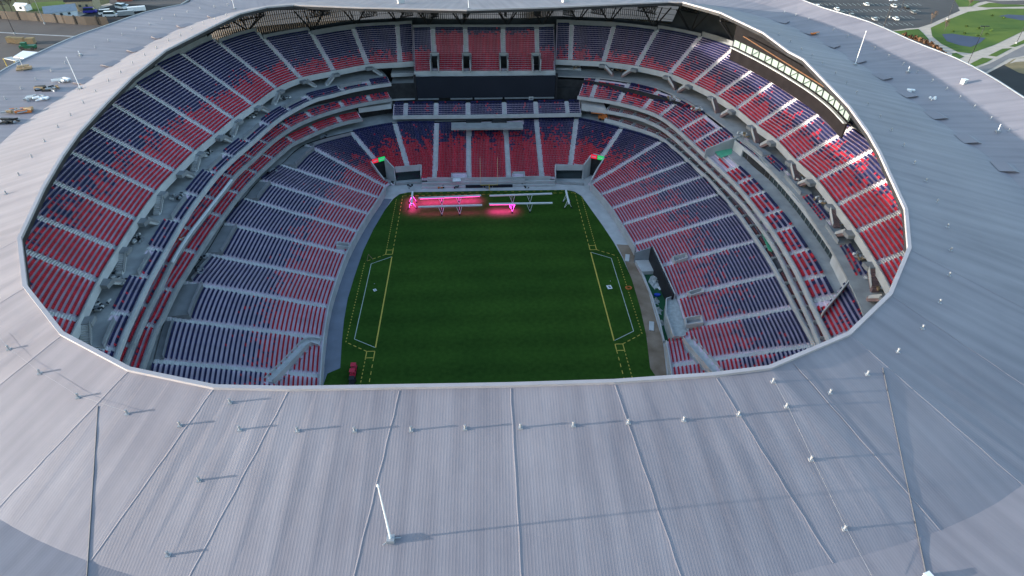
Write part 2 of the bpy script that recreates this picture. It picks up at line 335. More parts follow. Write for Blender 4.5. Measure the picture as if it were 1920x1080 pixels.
# lightning masts
def mast(top, base, lab):
    p = onroof(*base); h = 3.
    for hh in np.arange(1, 14, .1):
        q = PR(p+[0, 0, hh]); h = hh
        if q[1] < top[1]: break
    t = thing('lightning_mast', lab, 'mast', p, 'masts on the roof'); lean = .15
    b = MB(); b.bar(p, p+[-.12, 0, h], .10, 8, r2=.05); b.obj('pole', M['white'], t)
    b = MB(); b.box(p+[0, 0, .2], (.7, .7, .45)); b.bar(p+[0, 0, .3], p+[.9, .2, .05], .05); b.bar(p+[0, 0, .3], p+[-.7, -.5, .05], .05); b.obj('base_plate', M['metal'], t)
    b = MB(); b.bar(p+[-.12, 0, h], p+[-.12, 0, h+.3], .12, 6, r2=.05); b.obj('tip', M['white'], t)
for a_ in [((716, 913), (733, 1013), 'tall white mast standing on the near roof with a long shadow'), ((133, 109), (151, 167), 'tall white mast on the left roof above the tool piles'), ((1619, 60), (1603, 122), 'tall white mast on the right roof below the parking lot'),
           ((437, -5), (440, 17), 'white mast on the far left roof, cut off by the top edge'), ((878, -8), (879, 17), 'white mast at the middle of the far roof edge'),
           ((1704, 127), (1702, 136), 'short white mast in the right roof valley, upper of two'), ((1874, 236), (1870, 248), 'short white mast in the right roof valley, lower of two'), ((150, 99), (151, 104), 'short white mast on the left outer roof band')]: mast(*a_)
# crickets: sloped wedges at the valley
def cricket(x, y, side, i):
    p = onroof(x, y); a = math.atan2(p[1], p[0]); out = np.array([math.cos(a), math.sin(a), 0]); tn = np.array([-out[1], out[0], 0]); p = rp(a, rV(a)+.6, ZV)
    b = MB(); v = [p-tn*2.2-out*2.2+[0, 0, .35], p+tn*2.2-out*2.2+[0, 0, .35], p+tn*1.6+out*2.0+[0, 0, .05], p-tn*1.6+out*2.0+[0, 0, .05], p-tn*2.0+out*.6+[0, 0, .55], p+tn*2.0+out*.6+[0, 0, .55]]
    b.add(v, [(0, 1, 5, 4), (1, 2, 5), (2, 3, 4, 5), (3, 0, 4)])
    b.obj('roof_cricket', M['roof'], roof)
for i, q in enumerate([(184, 117), (235, 90), (284, 65), (334, 45), (389, 25), (127, 150)]): cricket(*q, 'left', i)
for i, q in enumerate([(1469, 40), (1517, 61), (1567, 84), (1617, 112), (1669, 143), (1722, 176), (1782, 217), (1845, 263), (1910, 317)]): cricket(*q, 'right', i)
# hatch boxes and piles on the roof
def hatch(x, y, s, lab, m='light', h=1.0):
    p = onroof(x, y); t = thing('roof_hatch', lab, 'roof hatch', p); b = MB(); b.box(p+[0, 0, h/2], (s, s*.8, h), .3); b.obj('housing', M[m], t); b = MB(); b.box(p+[0, 0, h+.08], (s*1.1, s*.9, .12), .3); b.obj('cover', M['white'], t)
hatch(752, 6, 2.2, 'white hatch box on the far roof left of the central mast', h=1.6); hatch(1060, 4, 2.2, 'white hatch box on the far roof right of the central mast', h=1.6)
hatch(1737, 1083, .6, 'small metal box at the foot of the right roof joint', 'metal', .4); hatch(1806, 157, 1.2, 'pale hatch box at the foot of the outer right roof band')
def pile(x, y, lab, seed, mats, n=9, sp=2.2):
    r = random.Random(seed); p = onroof(x, y); t = thing('material_pile', lab, 'building supplies', p, 'supplies left on the roof')
    for mi in mats:
        b = MB()
        for k in range(n):
            c = p+[r.uniform(-sp, sp), r.uniform(-sp*.5, sp*.5), .12+r.uniform(0, .5)]; b.box(c, (r.uniform(.3, 2.4), r.uniform(.15, .7), r.uniform(.12, .5)), r.uniform(-.5, .9))
        b.obj({'metal': 'pipe_bundle', 'orange': 'orange_crate', 'tan': 'board_stack', 'white': 'white_sheet', 'dark': 'dark_roll', 'yellow': 'yellow_box'}[mi], M[mi], t)
pile(92, 168, 'small heap of metal parts on the left roof nearest the tall mast', 1, ['metal', 'dark', 'tan'])
pile(68, 187, 'flat stack of metal lengths lying on the left roof', 2, ['metal', 'white'], 7)
pile(38, 210, 'stack of boards and an orange crate on the left roof', 3, ['orange', 'tan', 'metal'], 7)
pile(18, 230, 'dark tangle of pipes at the left edge of the roof', 4, ['dark', 'metal'], 9)
pile(120, 153, 'pale sheets stacked beside the valley wedge on the left roof', 5, ['white', 'metal'], 6)
pile(1527, 65, 'red and grey rolls lying by the right roof valley', 6, ['metal', 'orange'], 3, 1.2)
pile(1712, 172, 'white sheets lying in the right roof valley above the wedge', 8, ['white'], 5, 1.5)
pile(1748, 186, 'small white bag heap on the right roof valley', 9, ['white'], 4, .8)
# ================================================================== SEATING
def vnoise(x, y, seed):
    def h(i, j): return (np.sin(i*127.1+j*311.7+seed*74.7)*43758.5453) % 1
    i, j = np.floor(x), np.floor(y); a, b = x-i, y-j; a, b = a*a*(3-2*a), b*b*(3-2*b)
    return (h(i, j)*(1-a)+h(i+1, j)*a)*(1-b)+(h(i, j+1)*(1-a)+h(i+1, j+1)*a)*b
SEAT_F = np.array([(0, 1, 3, 2), (4, 6, 7, 5), (0, 4, 5, 1), (1, 5, 7, 3), (3, 7, 6, 2), (2, 6, 4, 0)])
def seat_template():
    hw = .235
    # backrest: thin leaning slab ; pan: tipped-up slab in front of it. axes: x along, y towards pitch, z up
    bk = [(-hw, 0, .40), (-hw, -.09, .86), (hw, 0, .40), (hw, -.09, .86), (-hw, -.06, .38), (-hw, -.14, .85), (hw, -.06, .38), (hw, -.14, .85)]
    pn = [(-hw*.92, .07, .38), (-hw*.92, .09, .62), (hw*.92, .07, .38), (hw*.92, .09, .62), (-hw*.92, .01, .40), (-hw*.92, .01, .62), (hw*.92, .01, .40), (hw*.92, .01, .62)]
    f = []
    for o in (0, 8): f += [(0+o, 2+o, 3+o, 1+o), (4+o, 5+o, 7+o, 6+o), (1+o, 3+o, 7+o, 5+o), (0+o, 1+o, 5+o, 4+o), (2+o, 6+o, 7+o, 3+o)]
    return np.array(bk+pn), np.array(f)
ST_V, ST_F = seat_template()
NSEAT = [0]
def seat_row(name, pos, fwd, colidx, mats, parent, scale=1):
    n = len(pos)
    if n == 0: return None
    NSEAT[0] += n
    fw = fwd/np.linalg.norm(fwd, axis=1)[:, None]; tx = np.stack([fw[:, 1], -fw[:, 0], np.zeros(n)], 1)
    v = pos[:, None, :]+tx[:, None, :]*ST_V[None, :, 0:1]*(1+(scale-1)*.4)+fw[:, None, :]*ST_V[None, :, 1:2]*1.3*(1+(scale-1)*2)+np.array([0, 0, 1.])*ST_V[None, :, 2:3]
    nv, nf = len(ST_V), len(ST_F); f = (ST_F[None]+(np.arange(n)*nv)[:, None, None]).reshape(-1)
    me = bpy.data.meshes.new(name); me.vertices.add(n*nv); me.vertices.foreach_set('co', v.astype(np.float32).ravel())
    me.loops.add(len(f)); me.loops.foreach_set('vertex_index', f.astype(np.int32)); me.polygons.add(n*nf); me.polygons.foreach_set('loop_start', np.arange(n*nf, dtype=np.int32)*4)
    for q in mats: me.materials.append(q)
    me.polygons.foreach_set('material_index', np.repeat(colidx, nf).astype(np.int32)); me.update(calc_edges=True); me.validate()
    o = bpy.data.objects.new(name, me); COL.objects.link(o); o.parent = parent; o.matrix_parent_inverse = mathutils.Matrix.Translation(-parent.location)
    return o

class Tier:
    def __init__(s, F, B, n, frac=.60):
        s.F, s.B, s.n, s.frac = np.array(F, float), np.array(B, float), n, frac; s.K = len(F)
    def P(s, u, i, t):                   # plan point at station u, row position i+t, standing on tread i
        u = np.atleast_1d(u); a, b = crom(s.F, u), crom(s.B, u); k = (i+t)/s.n; p = a+(b-a)*k; z = a[:, 2]+(b[:, 2]-a[:, 2])*i/s.n
        return np.c_[p[:, :2], z]
    def terrace(s, parent, holes=None, u0=0, u1=None, rows=None, per=6, name='terrace', mt='tread'):
        u1 = s.K-1 if u1 is None else u1; us = np.linspace(u0, u1, max(2, int(round((u1-u0)*per))+1)); b = MB(); m = len(us); r0, r1 = rows or (0, s.n)
        for i in range(r0, r1):
            A, Bk = s.P(us, i, 0), s.P(us, i, 1); lo = A.copy(); lo[:, 2] = s.P(us, i-1, 1)[:, 2] if i > r0 else A[:, 2]-.45
            mid = (A[:-1]+A[1:]+Bk[:-1]+Bk[1:])/4; ok = ~in_holes(mid, holes); o = b.n
            b.v += [tuple(p) for p in np.vstack([lo, A, Bk])]; b.n += 3*m
            for k in range(m-1):
                if ok[k]:
                    b.f += [(o+k, o+k+1, o+m+k+1, o+m+k), (o+m+k, o+m+k+1, o+2*m+k+1, o+2*m+k)]; b.m += [0, 0]
        return b.obj(name, M[mt], parent)
    def stair(s, parent, u, r0, r1, w=1.15, holes=None):
        b = MB(); u = min(max(u, 0), s.K-1); q0 = s.P(u, r0, 0)[0]; q1 = s.P(u, r1-1, 1)[0]; d = (q1-q0)[:2]; d /= np.linalg.norm(d); sd = np.array([-d[1], d[0], 0])*w/2; dz = (s.P(u, r0+1, 0)[0]-s.P(u, r0, 0)[0])[2]
        for i in range(r0, r1):
            a, c, e = s.P(u, i, 0)[0], s.P(u, i, .5)[0], s.P(u, i, 1)[0]
            if in_holes(c, holes):
                if b.n: b.obj('aisle_stair', M['stair'], parent); b = MB()
                continue
            for p, q, h in ((a, c, .03), (c, e, dz/2+.03)):
                p = np.array([*p[:2], a[2]+h]); q = np.array([*q[:2], a[2]+h]); v = [p-sd, p+sd, q+sd, q-sd]; lo = [x-[0, 0, dz/2+.03] for x in v]
                b.add(v+lo, [(0, 1, 2, 3), (0, 4, 5, 1), (1, 5, 6, 2), (3, 7, 4, 0), (2, 6, 7, 3)])
        if b.n: return b.obj('aisle_stair', M['stair'], parent)
    def block(s, name, label, k0, k1, r0, r1, colfn, mats, holes=None, gap0=.72, gap1=.72, group=None, pitch=.53, cat='seating block', scale=1):
        """seats between stations k0 and k1, rows r0..r1; colfn(frac, u, x, row) -> probability of material 0"""
        c = s.P((k0+k1)/2, (r0+r1)//2, .5)[0]
        t = thing(name, label, cat, c, group); cnt = np.zeros(len(mats))
        for i in range(r0, r1):
            us = np.linspace(k0, k1, 40); p = s.P(us, i, s.frac); L = np.r_[0, np.cumsum(np.linalg.norm(np.diff(p[:, :2], axis=0), axis=1))]; tot = L[-1]-gap0-gap1
            n = int(tot/pitch)
            if n < 1: continue
            x = gap0+(tot-n*pitch)/2+(np.arange(n)+.5)*pitch; uu = np.interp(x, L, us); pos = s.P(uu, i, s.frac); fwd = crom(s.F, uu)-crom(s.B, uu); fwd[:, 2] = 0
            keep = ~in_holes(pos, holes); pos, fwd, uu, x = pos[keep], fwd[keep], uu[keep], x[keep]
            if len(pos) == 0: continue
            pr = colfn((i+.5)/s.n, uu, x, i); ci = (rng.random(len(pos)) > pr).astype(int) if len(mats) > 1 else np.zeros(len(pos), int)
            cnt += np.bincount(ci, minlength=len(mats)); seat_row('seat_row', pos, fwd, ci, mats, t, scale)
        if not t.children: bpy.data.objects.remove(t)
        return t
def mix(c, wd, seed, amp=.5, fine=.9):
    """mostly the first colour below row fraction c, blending over wd, with clumps"""
    def f(fr, u, x, row):
        n = vnoise(u*9+seed, np.full(len(u), row*.33), seed)-.5; n2 = vnoise(x*fine, np.full(len(u), row*.95), seed+3)-.5
        return 1/(1+np.exp((fr-c+amp*n*wd*2+amp*n2*wd*1.6)/(wd*.16)))
    return f
SEAT2 = [M['red'], M['navy']]

# ---------------------------------------------------------------- lower stand
LOW = [  # front pixel, back pixel, clockwise from the near left corner
 ((596, 790), (268, 770)), ((600, 705), (287, 677)), ((606, 635), (310, 597)), ((616, 576), (342, 529)), ((631, 526), (385, 476)), ((650, 476), (420, 419)), ((671, 435), (457, 372)), ((691, 402), (486, 338)), ((711, 372), (526, 309)), ((723, 351), (572, 271)),
 ((738, 341), (657, 247)), ((771, 337), (740, 231)), ((815, 336), (819, 229)), ((879, 336), (879, 227)), ((954, 335), (947, 225)), ((1016, 333), (1005, 222)), ((1066, 336), (1081, 222)), ((1096, 343), (1165, 241)),
 ((1107, 346), (1240, 266)), ((1126, 366), (1286, 304)), ((1147, 392), (1317, 331)), ((1166, 422), (1346, 365)), ((1188, 459), (1380, 400)), ((1211, 507), (1418, 452)), ((1232, 567), (1456, 514)), ((1246, 622), (1490, 577)), ((1258, 686), (1526, 647)), ((1268, 770), (1560, 745))]
LF = [W(*f, 2.0) for f, _ in LOW]; LB_ = [W(*b_, 13.6) for _, b_ in LOW]
NL = 34
low = Tier(LF, LB_, NL)
H_TUN_L = [(696, 305), (722, 297), (739, 317), (790, 312), (791, 345), (740, 350), (721, 340)]
H_TUN_R = [(1042, 345), (1041, 311), (1094, 312), (1109, 291), (1134, 297), (1107, 342), (1095, 350)]
H_CLUB = [(1186, 478), (1221, 465), (1262, 556), (1271, 557), (1283, 598), (1316, 598), (1318, 614), (1288, 622), (1283, 634), (1245, 640), (1205, 560)]
H_STL = [(634, 456), (660, 458), (660, 470), (628, 472)]
V1 = [(1255, 488), (1290, 479), (1294, 489), (1262, 498)]; V2 = [(1286, 553), (1317, 541), (1321, 552), (1292, 560)]
D_R = [(1283, 630), (1300, 640), (1360, 706), (1330, 712), (1284, 660)]           # slanted stair on the right
D_L = [(575, 634), (604, 640), (604, 650), (584, 652), (522, 722), (494, 722), (560, 650)]       # slanted stair on the left
H_BOX1 = [(847, 327), (876, 327), (876, 340), (847, 342)]; H_BOX2 = [(961, 325), (984, 325), (984, 340), (961, 342)]
H_PRESS = [(845, 225), (982, 225), (981, 241), (845, 241)]
HL = [H_TUN_L, H_TUN_R, H_CLUB, H_STL, V1, V2, D_R, D_L, H_PRESS]
stand = thing('lower_stand', 'lower concrete stand ringing the pitch', 'stand', (0, 0, 0))
low.terrace(stand, [H_TUN_L, H_TUN_R, H_CLUB], per=10)
def lowp(px, py):                     # px point laid on the lower stand's slope
    z = 6.
    for _ in range(25):
        p = W(px, py, z); us = np.linspace(0, low.K-1, 300); a, b_ = crom(low.F, us), crom(low.B, us)
        d = b_[:, :2]-a[:, :2]; t = np.clip(((p[:2]-a[:, :2])*d).sum(1)/(d*d).sum(1), 0, 1); q = a[:, :2]+d*t[:, None]; k = np.argmin(np.linalg.norm(q-p[:2], axis=1)); zn = 2+11.6*min(max(t[k], 0), 1); z += .6*(zn-z)
    return W(px, py, z)
CUTB = {1: 2, 2: 5, 3: 2, 4: 4, 6: 4, 8: 5, 9: 3, 0: 0}   # rows left out at the back of a block for a platform
side_n = ['left side']*9+['far left corner']*2+['far end']*5+['far right corner']*2+['right side']*10
def redc(k):
    return {0: .30, 1: .34, 2: .36, 3: .36, 4: .34, 5: .36, 6: .38, 7: .38, 8: .36, 9: .42, 10: .55, 11: .64, 12: .66, 13: .68, 14: .66, 15: .64, 16: .58, 17: .52, 18: .50, 19: .46, 20: .44, 21: .46, 22: .44, 23: .42, 24: .44, 25: .46, 26: .46}[k]
for k in range(low.K-1):
    far = 10 <= k <= 16; r1 = NL-CUTB.get(k, 0)
    if 12 <= k <= 14: r1 = NL-1
    if k < 9: nm = f'{ordinal(9-k-1)} block from the left tunnel along the left side'
    elif k in (9, 10): nm = 'wedge just '+('left' if k == 9 else 'right')+' of the left tunnel sign'
    elif k < 16: nm = f'{ordinal(k-11)} block from the left behind the far goalpost'
    elif k in (16, 17): nm = 'wedge just '+('left' if k == 16 else 'right')+' of the right tunnel sign'
    else: nm = f'{ordinal(k-18)} block from the right tunnel along the right side'
    wd = .30 if far else (.22 if k < 10 else .34)
    low.block('seating_block', 'lower tier seats, '+nm, k, k+1, 0, r1, mix(redc(k)+(.09 if k > 17 else .05 if k < 10 else .02), wd, k, .55 if k >= 9 else .3), SEAT2, HL+([H_BOX1, H_BOX2] if far else []), group='lower tier seating blocks', gap0=.75, gap1=.75)
for k in range(1, low.K-1):
    r0 = 0
    if k in (10, 17): r0 = 13
    if k in (11, 16): r0 = 6
    low.stair(stand, k, r0, NL-(1 if 12 <= k <= 15 else 0), 1.5 if 11 <= k <= 16 else 1.25, HL)
# front wall round the pitch, back parapet
fr = dense(np.array(LF)); hole_px = PR(fr)
def runs(mask):
    out = []; cur = []
    for i, q in enumerate(mask):
        if q: cur.append(i)
        elif cur: out.append(cur); cur = []
    if cur: out.append(cur)
    return [r for r in out if len(r) > 1]
okm = ~(in_holes(fr, [[(690, 300), (760, 300), (793, 330), (793, 352), (700, 352), (718, 343)], [(1040, 300), (1108, 300), (1106, 344), (1100, 352), (1040, 352)], [(1186, 474), (1222, 464), (1250, 555), (1250, 637), (1244, 638)]]))
for r_ in runs(okm): b = MB(); b.wall(fr[r_]-outward(fr)[r_]*.25, 0, 2.75, .3); b.obj('front_wall', M['light'], stand)
bk = dense(np.array(LB_)); b = MB(); nb = outward(bk)
b.strip([p+[0, 0, .1] for p in bk], [p+n_*9+[0, 0, .1] for p, n_ in zip(bk, nb)]); b.obj('concourse_floor', M['conc'], stand)
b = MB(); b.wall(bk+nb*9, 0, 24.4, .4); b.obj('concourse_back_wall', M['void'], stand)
# platforms cut out of the back rows on the left
for k, cut in CUTB.items():
    if cut:
        us = np.linspace(k+.06, k+.94, 8); A = low.P(us, NL-cut, .05); Bp = low.P(us, NL-1, 1); A[:, 2] = Bp[:, 2] = Bp[:, 2]+.02
        b = MB(); b.strip(list(A+[0, 0, .1]), list(Bp+[0, 0, .1]), .36*cut+.3); b.obj('viewing_platform', M['wall'], stand); b = MB(); b.wall(A, A[0, 2], A[0, 2]+.9, .08); b.obj('platform_rail', M['metal'], stand)
# dark wall closing the right side above the last row
us = np.linspace(18, 27, 60); A = crom(low.B, us); n_ = outward(A); b = MB(); b.strip(list(A+n_*.1+[0, 0, .0]), list(A+n_*1.0+[0, 0, 1.4]), 0); b.obj('rear_wall', M['dwall'], stand)

# ---------------------------------------------------------------- upper stand
UPP = [((108, 690), (40, 600)), ((150, 601), (105, 590)), ((186, 528), (75, 482)), ((222, 468), (67, 406)), ((257, 413), (110, 345)), ((294, 362), (136, 287)), ((330, 323), (184, 246)), ((367, 286), (206, 192)), ((404, 255), (261, 165)), ((440, 225), (287, 121)), ((477, 199), (345, 104)), ((520, 168), (397, 70)), ((565, 149), (482, 59)), ((627, 136), (582, 59)), ((690, 124), (662, 54)), ((750, 120), (745, 47))]
UPR = [((1069, 116), (1072, 46)), ((1131, 119), (1151, 50)), ((1192, 127), (1232, 56)), ((1254, 141), (1317, 65)), ((1297, 159), (1377, 89)), ((1341, 181), (1421, 125)), ((1379, 206), (1460, 147)), ((1416, 236), (1509, 175)), ((1455, 265), (1550, 206)), ((1491, 303), (1596, 240)), ((1530, 339), (1636, 282)), ((1567, 386), (1665, 337)), ((1604, 436), (1690, 397)), ((1642, 496), (1695, 474)), ((1676, 560), (1712, 545)), ((1706, 640), (1745, 632))]
SL = .60; NU = 28; PIT = .80
RUN = {'left': [20, 20, 20, 20, 20, 20, 20, 21, 21, 22.4, 22.4, 22.4, 20.1, 16.8, 15.2, 15.2, 15.2], 'right': [15.2, 15.2, 15.2, 15.7, 17, 16.8, 15, 14.4, 14.4, 14.4, 14.4, 14.4, 14.4, 14.4, 14.4, 14.4, 14.4]}
def upper_aisle(f, q, z0, n):
    F_ = W(*f, z0); z = z0+4
    for _ in range(60):
        p = W(*q, z); z += .5*(z0+SL*np.linalg.norm(p[:2]-F_[:2])-z)
    d = (W(*q, z)-F_)[:2]; d /= np.linalg.norm(d); return F_, np.array([*(F_[:2]+d*n*PIT), z0+SL*n*PIT])
upper = thing('upper_stand', 'steep upper concrete stand below the roof', 'stand', (0, 0, 0))
def up_red(side, k):
    if side == 'left': return [.75, .72, .66, .60, .55, .52, .50, .47, .44, .42, .40, .38, .36, .34, .33, .33][k]
    return [.36, .36, .38, .42, .45, .50, .54, .56, .60, .64, .70, .78, .85, .9, .9, .9][k]
TIERS = {}
for side, lst in (('left', UPP), ('right', UPR)):
    FB = [upper_aisle(f, q, 29., NU) for f, q in lst]; Fu = np.array([a for a, _ in FB]); Bu = np.array([c for _, c in FB])
    if side == 'left': e = (W(777, 118, 29.)-Fu[-1]); Fu = np.vstack([Fu, Fu[-1]+e]); Bu = np.vstack([Bu, Bu[-1]+e*1.08])
    else: e = (W(1041, 115, 29.)-Fu[0]); Fu = np.vstack([Fu[0]+e, Fu]); Bu = np.vstack([Bu[0]+e*1.08, Bu])
    T = Tier(Fu, Bu, NU); TIERS[side] = T; rows_ = []; backl = []
    nb_ = T.K-1
    for k in range(nb_):
        o = (nb_-1-k) if side == 'left' else k
        lab = f'upper tier seats on the {side}, {ordinal(o)} block from the video screen'
        kk = k if side == 'left' else max(0, k-1)
        r1 = int(round(min(RUN[side][k], RUN[side][k+1])/PIT)); rows_.append(r1); T.terrace(upper, None, k, k+1, (0, r1)); top = r1-(1 if k % 3 == 1 else 0)
        q_ = T.P(np.linspace(k, k+1, 8), r1, 0); n_ = outward(q_); b = MB(); b.wall(q_+n_*.25, q_[0, 2]-2, q_[0, 2]+1.35, .4); b.obj('rear_parapet', M['wall'], upper); backl += list(q_+n_*.3)
        T.block('seating_block', lab, k, k+1, 0, top, mix((up_red(side, min(kk, 15))-(.17 if side == 'right' else .08))*r1/NU, (.30 if k < 7 else .17) if side == 'left' else .22, k+40+(0 if side == 'left' else 30), .35 if side == 'left' else .5), SEAT2, group='upper tier seating blocks', gap0=.75 if not (side == 'right' and k == 0) else .3, gap1=.75 if not (side == 'left' and k == nb_-1) else .3)
    for k in (range(0, T.K-1) if side == 'left' else range(1, T.K)): T.stair(upper, k, 0, max(rows_[max(0, k-1)], rows_[min(k, len(rows_)-1)]), 1.2)
    fr_ = dense(Fu); b = MB(); n_ = outward(fr_); b.wall(fr_-n_*.25, 27.9, 29.75, .3); b.obj('front_parapet', M['light'], upper)
    bk_ = np.array(backl)
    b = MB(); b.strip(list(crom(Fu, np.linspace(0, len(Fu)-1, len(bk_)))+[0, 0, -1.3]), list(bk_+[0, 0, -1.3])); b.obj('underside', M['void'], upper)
    TIERS[side+'_back'] = bk_
# central upper section over the screen
CEN = [(777, 138), (815, 137), (875, 137), (945, 137), (1008, 136.5), (1041, 136)]
NC = 22; zc = 29-4*PIT*SL
Fc = np.array([W(x, y, zc) for x, y in CEN]); Bc = Fc+np.array([0, NC*PIT, NC*PIT*SL]); Bc[:, 0] *= 1.04
TC = Tier(Fc, Bc, NC); H_V = [[(x-8, 104), (x+8, 104), (x+8.5, 132), (x-8.5, 132)] for x in (815, 875, 945, 1006)]
TC.terrace(upper, [[(x-5, 110), (x+5, 110), (x+5, 128), (x-5, 128)] for x in (815, 875, 945, 1006)], per=24)
for k in range(5):
    TC.block('seating_block', f'upper tier seats above the video screen, {ordinal(k)} block from the left', k, k+1, 0, NC, mix(.88 if 0 < k < 4 else .5, .16, k+90, .3), SEAT2, H_V, group='upper tier seating blocks', gap0=.8 if k else .3, gap1=.8 if k < 4 else .3)
for k in range(1, 5): TC.stair(upper, k, 9, NC, 1.4); TC.stair(upper, k, 0, 1, 1.4)
for x in (815, 875, 945, 1006):                      # openings in the seats
    p = W(x, 133, zc+1.2); b = MB(); hz = 4.6
    for s_ in (-1, 1): b.box(p+[s_*1.35, 3.0, hz/2-.6], (.45, 6.4, hz))
    b.box(p+[0, 6.0, hz/2-.4], (3.1, .5, hz+.6)); b.obj('vomitory_wall', M['conc'], upper)
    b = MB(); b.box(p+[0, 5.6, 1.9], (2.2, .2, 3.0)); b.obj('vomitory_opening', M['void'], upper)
b = MB(); fr_ = dense(Fc); b.wall(fr_-outward(fr_)*.3, zc-1.0, zc+.9, .3); b.obj('front_parapet', M['light'], upper)
bk_ = dense(Bc); b = MB(); b.wall(bk_+outward(bk_)*.3, bk_[0, 2]-3, bk_[0, 2]+1.2, .4); b.obj('rear_parapet', M['wall'], upper)
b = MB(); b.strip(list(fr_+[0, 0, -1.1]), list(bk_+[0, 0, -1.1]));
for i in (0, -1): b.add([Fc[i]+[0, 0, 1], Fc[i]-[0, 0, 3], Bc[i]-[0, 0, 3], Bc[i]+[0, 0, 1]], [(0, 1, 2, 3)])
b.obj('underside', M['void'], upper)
# the rear wall behind the upper stand: mullioned screen with gaps of daylight
backs = np.vstack([TIERS['left_back'], bk_[1:-1], TIERS['right_back']]) if True else None
screenw = thing('rear_screen_wall', 'dark finned wall behind the upper stand', 'wall', (0, 0, 0))
bb = dense(backs[::7], 2.0); bb = bb+outward(bb)*6.5; bb[:, 2] = 0; bb = bb[::1]
zt_ = np.where((bb[:, 0] < -30) & (bb[:, 1] < 90), 46.3, 39.); zt_ = np.where(bb[:, 0] > 70, 46.3, zt_)  # left stretch raised to full height to shut out the low sun
b = MB(); b.wall(bb, 8, zt_, .5); b.obj('lower_wall', M['dwall'], screenw)
b = MB()
fb = dense(bb[::2], .75); fn = outward(fb)
for k in range(len(fb)):
    if 39. < np.interp(k/len(fb), np.arange(len(bb))/len(bb), zt_)-.5: continue
    b.box(fb[k]+[0, 0, 42.6], (1.1, .09, 7.2), math.atan2(fn[k][1], fn[k][0]))
for z_ in (40.8, 42.6, 44.4, 46.1):
    for k in range(len(bb)-1): b.bar(bb[k]+[0, 0, z_], bb[k+1]+[0, 0, z_], .08, 4)
b.obj('fins', M['dark'], screenw)
# roof trusses and raking columns
col0 = None
def truss(i, a):
    rr = rI(a)
    t = thing('roof_truss', 'dark steel roof truss', 'roof truss', rp(a, rr+10, 47), 'roof trusses')
    b = MB(); tn = np.array([-math.sin(a), math.cos(a), 0]); zt = lambda r: ZI-1.3+(r-rr)*(-.2)
    top = [rp(a, rr+1+k*3.4, zt(rr+1+k*3.4)) for k in range(8)]; bot = [p-[0, 0, 1.0+.22*k] for k, p in enumerate(top)]
    for k in range(7):
        b.bar(top[k], top[k+1], .22, 5); b.bar(bot[k], bot[k+1], .2, 5); b.bar(bot[k], top[k+1], .13, 4); b.bar(top[k], bot[k], .13, 4)
    b.obj('truss_frame', M['dark'], t)
    kb = np.argmin(np.abs((np.arctan2(backs[:, 1], backs[:, 0])-a+math.pi) % (2*math.pi)-math.pi)); rb = math.hypot(*backs[kb, :2])+.8
    b = MB(); foot = rp(a, rb, backs[kb, 2]+.6); 
    for dx in (-5.5, 5.5): b.bar(foot, rp(a, rb-1, 46.5)+tn*dx, .26, 6); b.bar(foot, rp(a, rb-7, 47.6)+tn*dx*.7, .2, 6)
    b.bar(foot-[0, 0, 2], foot, .5, 8)
    b.obj('raking_column', M['dark'], t)
    return t
tr_px = [(430, 35), (495, 15), (620, 12), (708, 16), (776, 17), (823, 18), (875, 19), (945, 19), (1000, 17), (1055, 14), (1108, 11), (1196, 6), (1275, 5), (1352, 24)]
for i, q in enumerate(tr_px):
    p = W(*q, ZI); t = truss(i, math.atan2(p[1], p[0])); t['label'] = f'dark steel roof truss with raking struts at the far end, {ordinal(i)} from the left'
# ================================================================== BALCONIES
class Balcony:
    def __init__(s, px, z, n, pit, rise, label, name='balcony', drop=.75, ext=(0, 0)):
        P = dense(np.array([W(x, y, z) for x, y in px]), 2.4)
        if ext[0]: P = np.vstack([[P[0]+(P[0]-P[1])*k for k in range(ext[0], 0, -1)], P])
        if ext[1]: P = np.vstack([P, [P[-1]+(P[-1]-P[-2])*k for k in range(1, ext[1]+1)]])
        s.L, s.z, s.n = P, z, n; s.N = outward(P); base = P-np.array([0, 0, drop])
        s.t = Tier(base+s.N*.35, base+s.N*(.35+n*pit)+np.array([0, 0, n*rise]), n); s.pit, s.rise, s.drop = pit, rise, drop
        s.root = thing(name, label, 'balcony', P[len(P)//2]); s.q = PR(P)
    def u(s, x, y): return float(np.argmin(np.hypot(s.q[:, 0]-x, s.q[:, 1]-y)))
    def off(s, d, z): r = s.L+s.N*d; r = r.copy(); r[:, 2] = z; return r
    def ledge(s, u0=0, u1=None, h=1.15, mt='light', rail=True, th=.45):
        i0, i1 = int(u0), len(s.L) if u1 is None else int(u1)+1; P = s.L[i0:i1]
        b = MB(); b.wall(P, s.z-h, s.z, th, 0); b.obj('fascia', M[mt], s.root)
        if rail:
            b = MB(); R_ = P+outward(P)*.12
            for k in range(len(R_)-1): b.bar(R_[k]+[0, 0, .28], R_[k+1]+[0, 0, .28], .045, 4)
            b.obj('rail', M['metal'], s.root)
    def slab(s, d0, d1, z, th=.5, u0=0, u1=None, name='floor', mt='conc'):
        i0, i1 = int(u0), len(s.L) if u1 is None else int(u1)+1
        b = MB(); b.strip(list(s.off(d0, z)[i0:i1]), list(s.off(d1, z)[i0:i1]), th); return b.obj(name, M[mt], s.root)
def order(b, seps): return [0.]+[b.u(*q) for q in seps]+[len(b.L)-1.]
